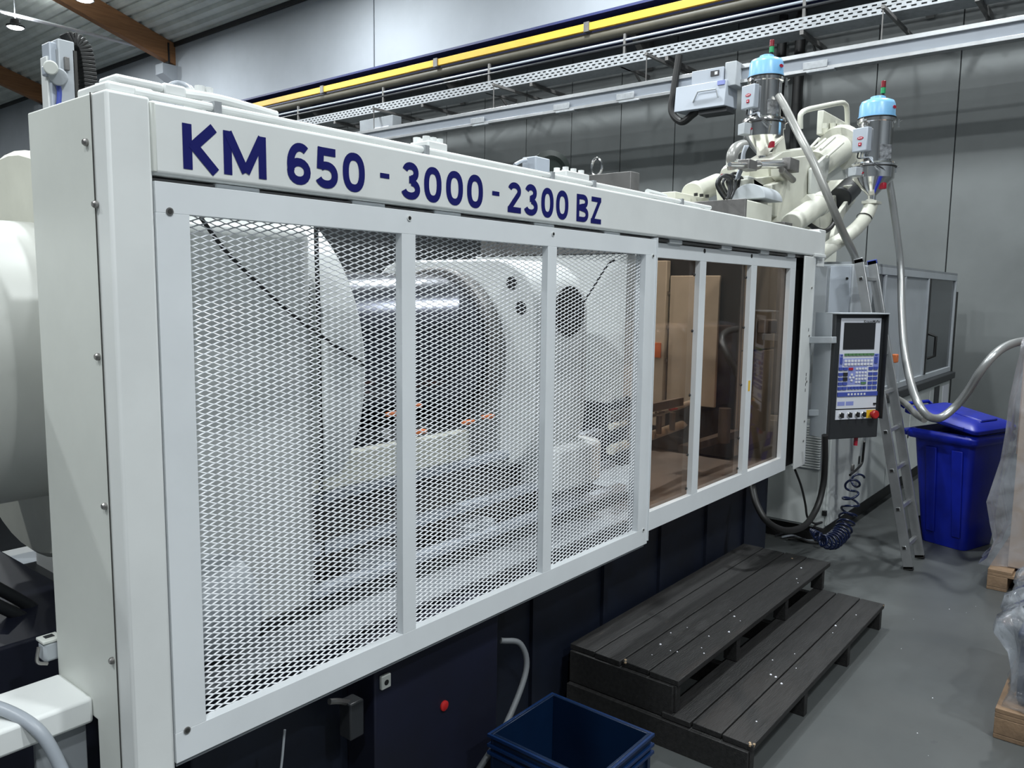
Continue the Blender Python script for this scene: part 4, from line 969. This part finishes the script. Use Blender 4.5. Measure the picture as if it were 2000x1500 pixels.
keys('black_keys', DARK, [(0.115, 0.597, 0.215, 0.637), (0.115, 0.650, 0.215, 0.69), (0.92, 0.945, 0.98, 0.965)], d=0.009)
keys('red_key', DRED, [(0.245, 0.545, 0.345, 0.572)]); keys('green_enter_key', KEYG, [(0.57, 0.705, 0.69, 0.73)])
keys('key_legends', PRINT, [(0.245+0.08*i, 0.828, 0.29+0.08*i, 0.850) for i in range(6)], d=0.009)
mb = MB(T); put_text(mb, 'KraussMaffei', (fx1-0.150, -0.0062, Z(631.5)), (1, 0, 0), (0, 0, 1), 0.138, 0.020, 0.012); mb.build('maker_lettering', PRINTK, fp)
bp = bx('button_plate', (fx0-0.002, -0.005, Z(817)), (fx1, 0.0, Z(798.5)), PLATEW, t, 0.001, T=T)
for q, xx in enumerate((-0.125, -0.055, 0.01, 0.065)):
    zc_ = Z(808)
    k_ = MB(T); k_.lathe([(0.020, 0), (0.020, 0.008), (0.016, 0.012), (0, 0.012)], (xx, -0.005, zc_), (0, -1, 0), 18); k_ = k_.build('rotary_switch', CHROME, bp)
    MB(T).box((xx-0.006, -0.035, zc_-0.017), (xx+0.006, -0.016, zc_+0.017)).build('knob', BLACK, k_, 0.003)
bx('yellow_plate', (0.095, -0.007, Z(816)), (fx1-0.004, -0.005, Z(800)), YEL2, bp, T=T)
MB(T).lathe([(0.016, 0), (0.016, 0.02), (0.030, 0.024), (0.030, 0.042), (0.024, 0.048), (0, 0.048)], (0.138, -0.006, Z(808)), (0, -1, 0), 20).build('emergency_stop', RED, bp, label='red mushroom emergency stop button')
# holder arms from the post and the cable under the panel
for v in (664, 806):
    z_ = P(1600, v, 1, 1.85).z
    MB().beam(P(1583, v, 1, 1.90), P(1630, v, 1, 1.72), 0.05, 0.045).build('holder_arm', GREYP, t, 0.004)
tb('red_sleeve', [T @ Vector((0.07, 0.05, -0.437)), T @ Vector((0.068, 0.05, -0.50))], 0.014, DRED, t, sm=0)

# hanging cables below the panel
tb('panel_cable', [P(1468, 945, 1, 1.98), P(1478, 985, 1, 1.9), P(1500, 1020, 1, 1.82), P(1535, 1036, 1, 1.78), P(1572, 1026, 1, 1.76), P(1596, 990, 1, 1.75), P(1608, 945, 1, 1.74), P(1611, 900, 1, 1.73), P(1611, 850, 1, 1.72)], 0.021, BLACK, n=14, label='thick black cable hanging in a loop below the control panel', cat='cable')
tb('thin_black_cable', [P(1553, 918, 1, 1.95), P(1565, 950, 1, 1.94), P(1573, 985, 1, 1.93), P(1577, 1010, 1, 1.92), P(1590, 1022, 1, 1.9), P(1605, 1020, 1, 1.9), P(1590, 1028, 1, 1.9), P(1608, 1034, 1, 1.88)], 0.008, BLACK, label='thin black cable hanging from the foot of the guard post', cat='cable')
def coil(center, rad, turns, ph=0):
    c = catmull(center, 40); n = len(c); pts = []
    L = [0]
    for a, b in zip(c, c[1:]): L.append(L[-1]+(b-a).length)
    for i, p in enumerate(c):
        f = L[i]/L[-1]
        d = (c[min(i+1, n-1)]-c[max(i-1, 0)]).normalized()
        e1 = d.cross(Vector((0.6, 0.8, 0))).normalized(); e2 = d.cross(e1)
        a = 2*math.pi*turns(f)+ph; r = rad(f)
        pts.append(p+e1*math.cos(a)*r+e2*math.sin(a)*r)
    return pts
cen = [P(1686, 925, 1, 1.72), P(1664, 950, 1, 1.72), P(1661, 985, 1, 1.72), P(1655, 1012, 1, 1.72), P(1645, 1038, 1, 1.72), P(1628, 1055, 1, 1.72), P(1612, 1058, 1, 1.74), P(1598, 1048, 1, 1.78), P(1585, 1036, 1, 1.86)]
pts = coil(cen, lambda f: 0.02+0.038*min(1, f*3) if f < 0.75 else 0.058-0.19*(f-0.75), lambda f: 3.0*f+16*f*f)
up = [P(1688, 862, 1, 1.68), P(1686, 885, 1, 1.70), P(1683, 905, 1, 1.71), P(1672, 918, 1, 1.715), P(1660, 928, 1, 1.72)]
mb = MB(); mb.tube(up, 0.009, 8); mb.build('cable_tail', BLACK, label='black cable tail below the control panel leading into the coil', cat='cable')
MB().tube(pts, 0.0085, 8, 0).build('coiled_cable', SPIRAL, label='dark blue coiled cable drooping to the floor beside the steps', cat='cable', sharp=80)
for q in range(3): tb('floor_cable', [P(1515+12*q, 1046+3*q, 2, 0.02), P(1540+10*q, 1040+6*q, 2, 0.03), P(1565+8*q, 1052+3*q, 2, 0.02), P(1600+4*q, 1050+5*q, 2, 0.02)], 0.009, (DARK, CABLE, BLACK)[q], label=['dark cable lying behind the steps, farthest from them', 'grey cable lying behind the steps', 'black cable lying closest behind the steps'][q], cat='cable', group='cables on the floor behind the steps')

# ------------------------------------------------------------------ ladder
t = root('aluminium_ladder', 'aluminium ladder leaning against the cabinet beside the control panel', 'ladder', (6.43, 1.3, 0))
lean = Vector((0, 0.2147, 1.0)).normalized()
n_l = Vector((0, 1, -0.2147)).normalized()
LEN = 2.31
for x_ in (6.25, 6.60):
    b0 = Vector((x_, 1.305, 0.012)) 
    q = [b0-n_l*0.034, b0+n_l*0.034, b0+n_l*0.034+Vector((0.025, 0, 0)), b0-n_l*0.034+Vector((0.025, 0, 0))]
    st = MB().prism(q, lean*LEN).build('stile', ALU, t, 0.003)
    q2 = [p_-Vector((0.003, 0, 0))-n_l*0.003 if i in (0,) else p_ for i, p_ in enumerate(q)]
    MB().prism([p_-lean*0.012 for p_ in q], lean*0.03).build('rubber_foot', BLACK, t, 0.003)
    MB().prism([p_+lean*(LEN-0.03) for p_ in q], lean*0.035).build('blue_cap', KEYB if x_ > 6.4 else ALU, t, 0.002)
for k in range(8):
    b0 = Vector((6.25, 1.305, 0))+lean*(0.168+0.2865*k)
    MB().beam(b0+Vector((-0.006, 0, 0)), b0+Vector((0.381, 0, 0)), 0.028, 0.028, up=lean).build('rung', ALU, t, 0.003)
    MB().beam(b0+Vector((-0.0068, 0, 0)), b0+Vector((-0.0055, 0, 0)), 0.021, 0.021, up=lean).build('rung_socket', BLACK, t, 0.0)

# ------------------------------------------------------------------ wooden steps
t = root('wooden_steps', 'black stained two-tier wooden step platform beside the machine', 'steps', (4.04, 1.6, 0))
X0, X1 = 3.04, 5.03
for y0, y1, dx in ((1.165, 1.300, 0), (1.306, 1.440, 0.004), (1.447, 1.585, -0.003)):
    pl = bx('plank', (X0+dx, y0, 0.128), (X1+dx, y1, 0.155), WOODB, t, 0.003)
for y0, y1, dx in ((1.520, 1.665, 0), (1.671, 1.810, 0.006), (1.817, 1.955, -0.004), (1.961, 2.10, 0.002)):
    bx('plank', (X0+dx+0.02, y0, 0.283), (X1+0.09+dx, y1, 0.310), WOODB, t, 0.003)
for x_ in (X0+0.002, 3.69, 4.36, X1-0.045):
    bx('joist', (x_, 1.175, 0.0), (x_+0.042, 2.09, 0.127), WOODB, t, 0.003)
    bx('riser_post', (x_+0.02, 1.53, 0.156), (x_+0.062, 1.60, 0.282), WOODB, t, 0.003)
    bx('upper_joist', (x_+0.02, 1.60, 0.20), (x_+0.062, 2.09, 0.282), WOODB, t, 0.003)
bx('end_board', (X0+0.006, 1.54, 0.13), (X0+0.024, 2.09, 0.282), WOODB, t, 0.002)
bx('end_board', (X0-0.016, 1.18, 0.0), (X0+0.001, 2.09, 0.126), WOODB, t, 0.002)
bx('riser_board', (X0+0.03, 1.66, 0.156), (X1+0.04, 1.675, 0.282), WOODB, t, 0.002)
bx('back_board', (X0+0.03, 2.06, 0.0), (X1, 2.085, 0.27), WOODB, t, 0.002)
mb = MB()
for x_, y_, z_ in ((X0, 1.165, 0.15), (X1-0.03, 1.165, 0.15), (X0+0.02, 1.79, 0.306), (5.02, 1.72, 0.3062)):
    for q in range(5):
        a = (x_+random.uniform(-0.004, 0.03), y_+random.uniform(-0.004, 0.02), z_-random.uniform(0, 0.012)); mb.box(a, (a[0]+0.012, a[1]+0.010, a[2]+0.008))
mb.build('chipped_corners', CHIPW, t, 0.002, kind='stuff')
mb = MB()
for q in range(26):
    up_ = random.random() < 0.6
    x_ = random.uniform(3.1, 5.0); y_ = random.uniform(1.53, 1.8) if up_ else random.uniform(1.18, 1.42)
    r = random.choice((0.003, 0.004, 0.006)); z_ = 0.3105 if up_ else 0.1555
    mb.lathe([(r, 0), (r*0.7, r*0.5), (0, r*0.5)], (x_, y_, z_-0.0006), (0, 0, 1), 7)
mb.build('pellets_on_steps', KEYW, label='spilled white plastic granules on the black steps', cat='granules', kind='stuff')
mb = MB()
for q in range(18):
    x_ = random.uniform(3.3, 6.2); y_ = random.uniform(0.1, 1.1); r = random.choice((0.0015, 0.002, 0.003))
    mb.lathe([(r, 0), (r*0.7, r*0.5), (0, r*0.5)], (x_, y_, 0.0), (0, 0, 1), 6)
mb.build('pellets_on_floor', KEYW, label='tiny white plastic granules scattered on the grey floor', cat='granules', kind='stuff')
# cardboard scrap between steps and bed
p = P(1250, 1160, 2, 0.35)
MB().prism([P(1195, 1183, 0, 3.9), P(1215, 1166, 0, 3.95), P(1300, 1125, 0, 4.35), P(1308, 1135, 0, 4.4), P(1280, 1155, 0, 4.2), P(1215, 1185, 0, 3.95)], (0, 0.01, -0.01)).build('cardboard_scrap', CARD, label='crumpled brown cardboard scrap between the steps and the machine bed', cat='cardboard')

# ------------------------------------------------------------------ blue crate, lower middle
cr = root('blue_crate', 'dark blue stacking crate on the floor in front of the navy base', 'crate', (2.4, 1.62, 0))
ZCt = 0.32
ca, cb_, cc_ = Vector((2.598, 1.396, 0)), Vector((2.616, 1.835, 0)), Vector((2.225, 1.685, 0))
ux = Vector((-1, 0.0, 0)); 
Tc = Matrix.Translation((2.598, 1.396, 0))     # local x -> along -X (length 0.6), y -> +Y (width 0.4)
cx0, cx1, cy0, cy1 = -0.40, 0.0, 0.0, 0.47
mb = MB(Tc)
w = 0.02
mb.box((cx0+w, cy0+w, 0.01), (cx1-w, cy1-w, 0.02))
cr_bottom = mb.build('bottom', CRATE, cr)
for a, b in (((cx0, cy0, 0), (cx1, cy0+0.012, ZCt)), ((cx0, cy1-0.012, 0), (cx1, cy1, ZCt)), ((cx0, cy0+0.012, 0), (cx0+0.012, cy1-0.012, ZCt)), ((cx1-0.012, cy0+0.012, 0), (cx1, cy1-0.012, ZCt))):
    bx('wall', a, b, CRATE, cr, 0.002, T=Tc)
mb = MB(Tc)
for z_ in (ZCt-0.005, ZCt-0.045, ZCt-0.075):
    for a, b in (((cx0-0.01, cy0-0.01), (cx1+0.01, cy0)), ((cx0-0.01, cy1), (cx1+0.01, cy1+0.01)), ((cx0-0.01, cy0), (cx0, cy1)), ((cx1, cy0), (cx1+0.01, cy1))):
        mb.box((a[0], a[1], z_-0.008), (b[0], b[1], z_+0.004))
mb.build('rim', mat('blue crate rim plastic', (0.004, 0.022, 0.085), 0.3), cr, 0.001)
mb = MB(Tc)
for q in range(6):
    xx = cx0+0.04+q*0.064; mb.box((xx, cy0-0.010, 0.02), (xx+0.006, cy0, ZCt-0.08))
for q in range(6):
    yy = cy0+0.04+q*0.064; mb.box((cx0-0.010, yy, 0.02), (cx0, yy+0.006, ZCt-0.08))
mb.build('ribs', CRATE, cr)
bx('handle_slot', (cx0+0.13, cy0-0.004, ZCt-0.12), (cx0+0.27, cy0+0.0005, ZCt-0.085), BLACK, cr, T=Tc)

# ------------------------------------------------------------------ blue wheelie bin
t = root('wheelie_bin', 'bright blue wheeled rubbish bin with its lid ajar, behind the ladder', 'bin', (7.2, 1.25, 0))
Tb = Matrix.Translation((7.02, 1.075, 0)) @ Matrix.Rotation(math.radians(-19), 4, 'Z')   # x away to the right, y along the face seen
def ring(x0, x1, y0, y1, z, r=0.05, n=4):
    pts = []
    for cx, cy_, a0 in ((x1-r, y1-r, 0), (x0+r, y1-r, 90), (x0+r, y0+r, 180), (x1-r, y0+r, 270)):
        for k in range(n+1):
            a = math.radians(a0+90*k/n); pts.append((cx+r*math.cos(a), cy_+r*math.sin(a), z))
    return pts
def loft(mb, rings, cap0=True, cap1=True):
    R_ = [[mb.v(p) for p in r] for r in rings]
    for a, b in zip(R_, R_[1:]):
        for i in range(len(a)): mb.f([a[i], a[(i+1) % len(a)], b[(i+1) % len(b)], b[i]])
    if cap0: mb.f(R_[0][::-1])
    if cap1: mb.f(R_[-1])
mb = MB(Tb)
loft(mb, [ring(0.0, 0.42, 0.0, 0.36, 0.0), ring(-0.01, 0.44, -0.01, 0.38, 0.12), ring(-0.045, 0.50, -0.03, 0.46, 0.87), ring(-0.03, 0.485, -0.015, 0.445, 0.87), ring(0.0, 0.43, 0.0, 0.37, 0.10)], True, True)
mb.build('body', BLUEBIN, t, 0.004)
for y0_, y1_ in ((0.03, 0.10), (0.24, 0.31)):
    MB(Tb).prism([(-0.008, y0_, 0.10), (-0.008, y1_, 0.10), (-0.045, y1_+0.03, 0.80), (-0.045, y0_+0.01, 0.80)], (-0.012, 0, 0)).build('front_rib', BLUEBIN, t, 0.008)
mb = MB(Tb)
loft(mb, [ring(-0.075, 0.53, -0.06, 0.50, 0.855), ring(-0.085, 0.54, -0.07, 0.51, 0.87), ring(-0.085, 0.54, -0.07, 0.51, 0.905), ring(-0.065, 0.52, -0.05, 0.49, 0.93), ring(-0.04, 0.50, -0.03, 0.47, 0.93), ring(-0.03, 0.485, -0.02, 0.45, 0.86)], False, False)
mb.build('rim', BLUEBIN, t, 0.004)
bx('rim_grip', (-0.05, 0.49, 0.86), (0.45, 0.60, 0.90), BLUEBIN, t, 0.012, T=Tb)
for x_ in (0.02, 0.40): cy('wheel', Tb @ Vector((x_, 0.36, 0.10)), Tb @ Vector((x_+0.05, 0.36, 0.10)), 0.10, BLACK, t, n=20)
# lid: hinge on the right, propped up on the left
lm = Tb @ Matrix.Translation((0.0, -0.07, 0.945)) @ Matrix.Rotation(math.radians(10), 4, 'X')
mb = MB(lm)
loft(mb, [ring(-0.09, 0.53, 0.0, 0.62, 0.0), ring(-0.095, 0.535, 0.0, 0.62, 0.03), ring(-0.06, 0.50, 0.03, 0.59, 0.055), ring(0.02, 0.42, 0.10, 0.52, 0.075)], True, True)
ld = mb.build('lid', BLUEBIN, t, 0.006)
MB(lm).box((0.10, 0.08, 0.065), (0.34, 0.30, 0.085)).build('lid_panel', BLUEBIN, ld, 0.01)
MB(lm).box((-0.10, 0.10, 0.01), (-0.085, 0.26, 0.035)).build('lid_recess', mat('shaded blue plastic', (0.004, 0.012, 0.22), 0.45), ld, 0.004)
MB(lm).tube([(0.0, 0.66, 0.02), (0.0, 0.70, 0.035), (0.40, 0.70, 0.035), (0.40, 0.66, 0.02)], 0.015, 8, 0).build('lid_grip', BLUEBIN, ld)

# ------------------------------------------------------------------ pallets and wrapped goods at the right
def pallet(x0, y0, label, L=1.2, Wd=0.8, along='x'):
    t = root('wooden_pallet', label, 'pallet', (x0+L/2, y0+Wd/2, 0), 'wooden pallets')
    for q in range(5):
        w_ = 0.145 if q in (0, 2, 4) else 0.10
        yy = y0+(Wd-0.145)/4*q+(0 if q in (0, 2, 4) else 0.02)
        bx('deck_board', (x0, yy, 0.122), (x0+L, yy+w_, 0.144), PALW, t, 0.003)
    for q in range(3):
        xx = x0+(L-0.145)/2*q
        bx('cross_board', (xx, y0, 0.100), (xx+0.145, y0+Wd, 0.122), PALW, t, 0.003)
        for r_ in range(3):
            yy = y0+(Wd-0.12)/2*r_
            bx('block', (xx, yy, 0.022), (xx+0.145, yy+0.12, 0.100), PALW, t, 0.003)
    for r_ in range(3):
        yy = y0+(Wd-0.12)/2*r_; bx('base_board', (x0, yy, 0.0), (x0+L, yy+0.12, 0.022), PALW, t, 0.003)
    return t
pallet(6.22, 0.0, 'wooden pallet under the film-wrapped cardboard box at the right edge')
pallet(4.08, -0.35, 'wooden pallet under the shiny wrapped dark load in the lower right corner')
t = root('cardboard_box', 'tall brown cardboard box on the pallet under stretch film', 'box', (6.9, 0.35, 0.144))
bx('lower_carton', (6.36, 0.03, 0.146), (7.36, 0.70, 0.93), CARD, t, 0.008)
bx('upper_sleeve', (6.35, 0.02, 0.935), (7.37, 0.71, 1.70), CARD, t, 0.008)
bx('corner_post', (6.335, 0.60, 0.15), (6.35, 0.70, 1.69), mat('pale board', (0.45, 0.34, 0.25), 0.7), t, 0.003)
def film(name, x0, x1, y0, y1, levels, m, label, seed, nper=24, wob=0.02):
    """loose wrap around a load; levels = (z, outward offset left side, others)"""
    rnd = random.Random(seed); mb = MB(); rings = []
    ph = [rnd.uniform(0, 6.28) for _ in range(6)]
    for li, (z, off, offo) in enumerate(levels):
        pts = []
        per = []
        for k in range(nper): per.append((x0, y1+(y0-y1)*k/nper, -1, 0))
        for k in range(nper): per.append((x0+(x1-x0)*k/nper, y0, 0, -1))
        for k in range(nper): per.append((x1, y0+(y1-y0)*k/nper, 1, 0))
        for k in range(nper): per.append((x1+(x0-x1)*k/nper, y1, 0, 1))
        for i, (px_, py_, nx, ny) in enumerate(per):
            o_ = off if ny > 0 else offo
            # round the corners a little
            wv_ = wob*(math.sin(i*0.55+ph[0]+z*2)+0.6*math.sin(i*1.3+ph[1]-z*5)+0.4*math.sin(i*2.3+ph[2]+z*9))
            ex = -1 if px_ <= x0+1e-6 else (1 if px_ >= x1-1e-6 else 0)
            oo = o_+wv_
            X_ = px_+(nx if nx else ex*0.6)*(offo+wv_ if nx else offo)
            Y_ = py_+ny*oo
            if nx:  # blend the left-side bulge into the end faces
                f = (py_-y0)/(y1-y0); Y_ = py_+(off*f*f if f > 0 else 0)
            pts.append((X_, Y_, z+0.01*math.sin(i*0.9+ph[3])))
        rings.append(pts)
    loft(mb, rings, False, False)
    return mb.build(name, m, label=label, cat='plastic film', sharp=70)
lv1 = [(0.145, 0.15, 0.03), (0.20, 0.10, 0.03), (0.32, 0.07, 0.03), (0.45, 0.10, 0.04), (0.6, 0.13, 0.05), (0.75, 0.10, 0.05), (0.9, 0.07, 0.05), (1.1, 0.055, 0.05), (1.3, 0.05, 0.045), (1.5, 0.03, 0.04), (1.62, 0.015, 0.03), (1.72, 0.01, 0.012), (1.735, -0.10, -0.04)]
film('stretch_film', 6.34, 7.38, 0.01, 0.72, lv1, FILM, 'milky stretch film draped around the tall cardboard box', 3, wob=0.010)
t = root('dark_container', 'dark blue container inside the shiny film in the lower right corner', 'container', (4.5, 0.0, 0.144))
bx('tub', (4.16, -0.30, 0.146), (4.84, 0.385, 0.50), mat('dark blue tub plastic', (0.015, 0.025, 0.06), 0.4), t, 0.03, segs=3)
bx('tub_rim', (4.14, -0.32, 0.46), (4.86, 0.395, 0.50), mat('tub rim plastic', (0.02, 0.03, 0.07), 0.4), t, 0.012)
lv2 = [(0.10, 0.01, 0.02), (0.15, 0.03, 0.03), (0.22, 0.0, 0.03), (0.32, 0.0, 0.04), (0.42, 0.02, 0.05), (0.50, 0.08, 0.06), (0.56, 0.07, 0.07), (0.62, -0.02, 0.0), (0.72, -0.13, -0.12), (0.76, -0.26, -0.26)]
film('shrink_film', 4.12, 4.88, -0.34, 0.40, lv2, FILM2, 'shiny crumpled film over the dark container in the lower right corner', 5, wob=0.016)
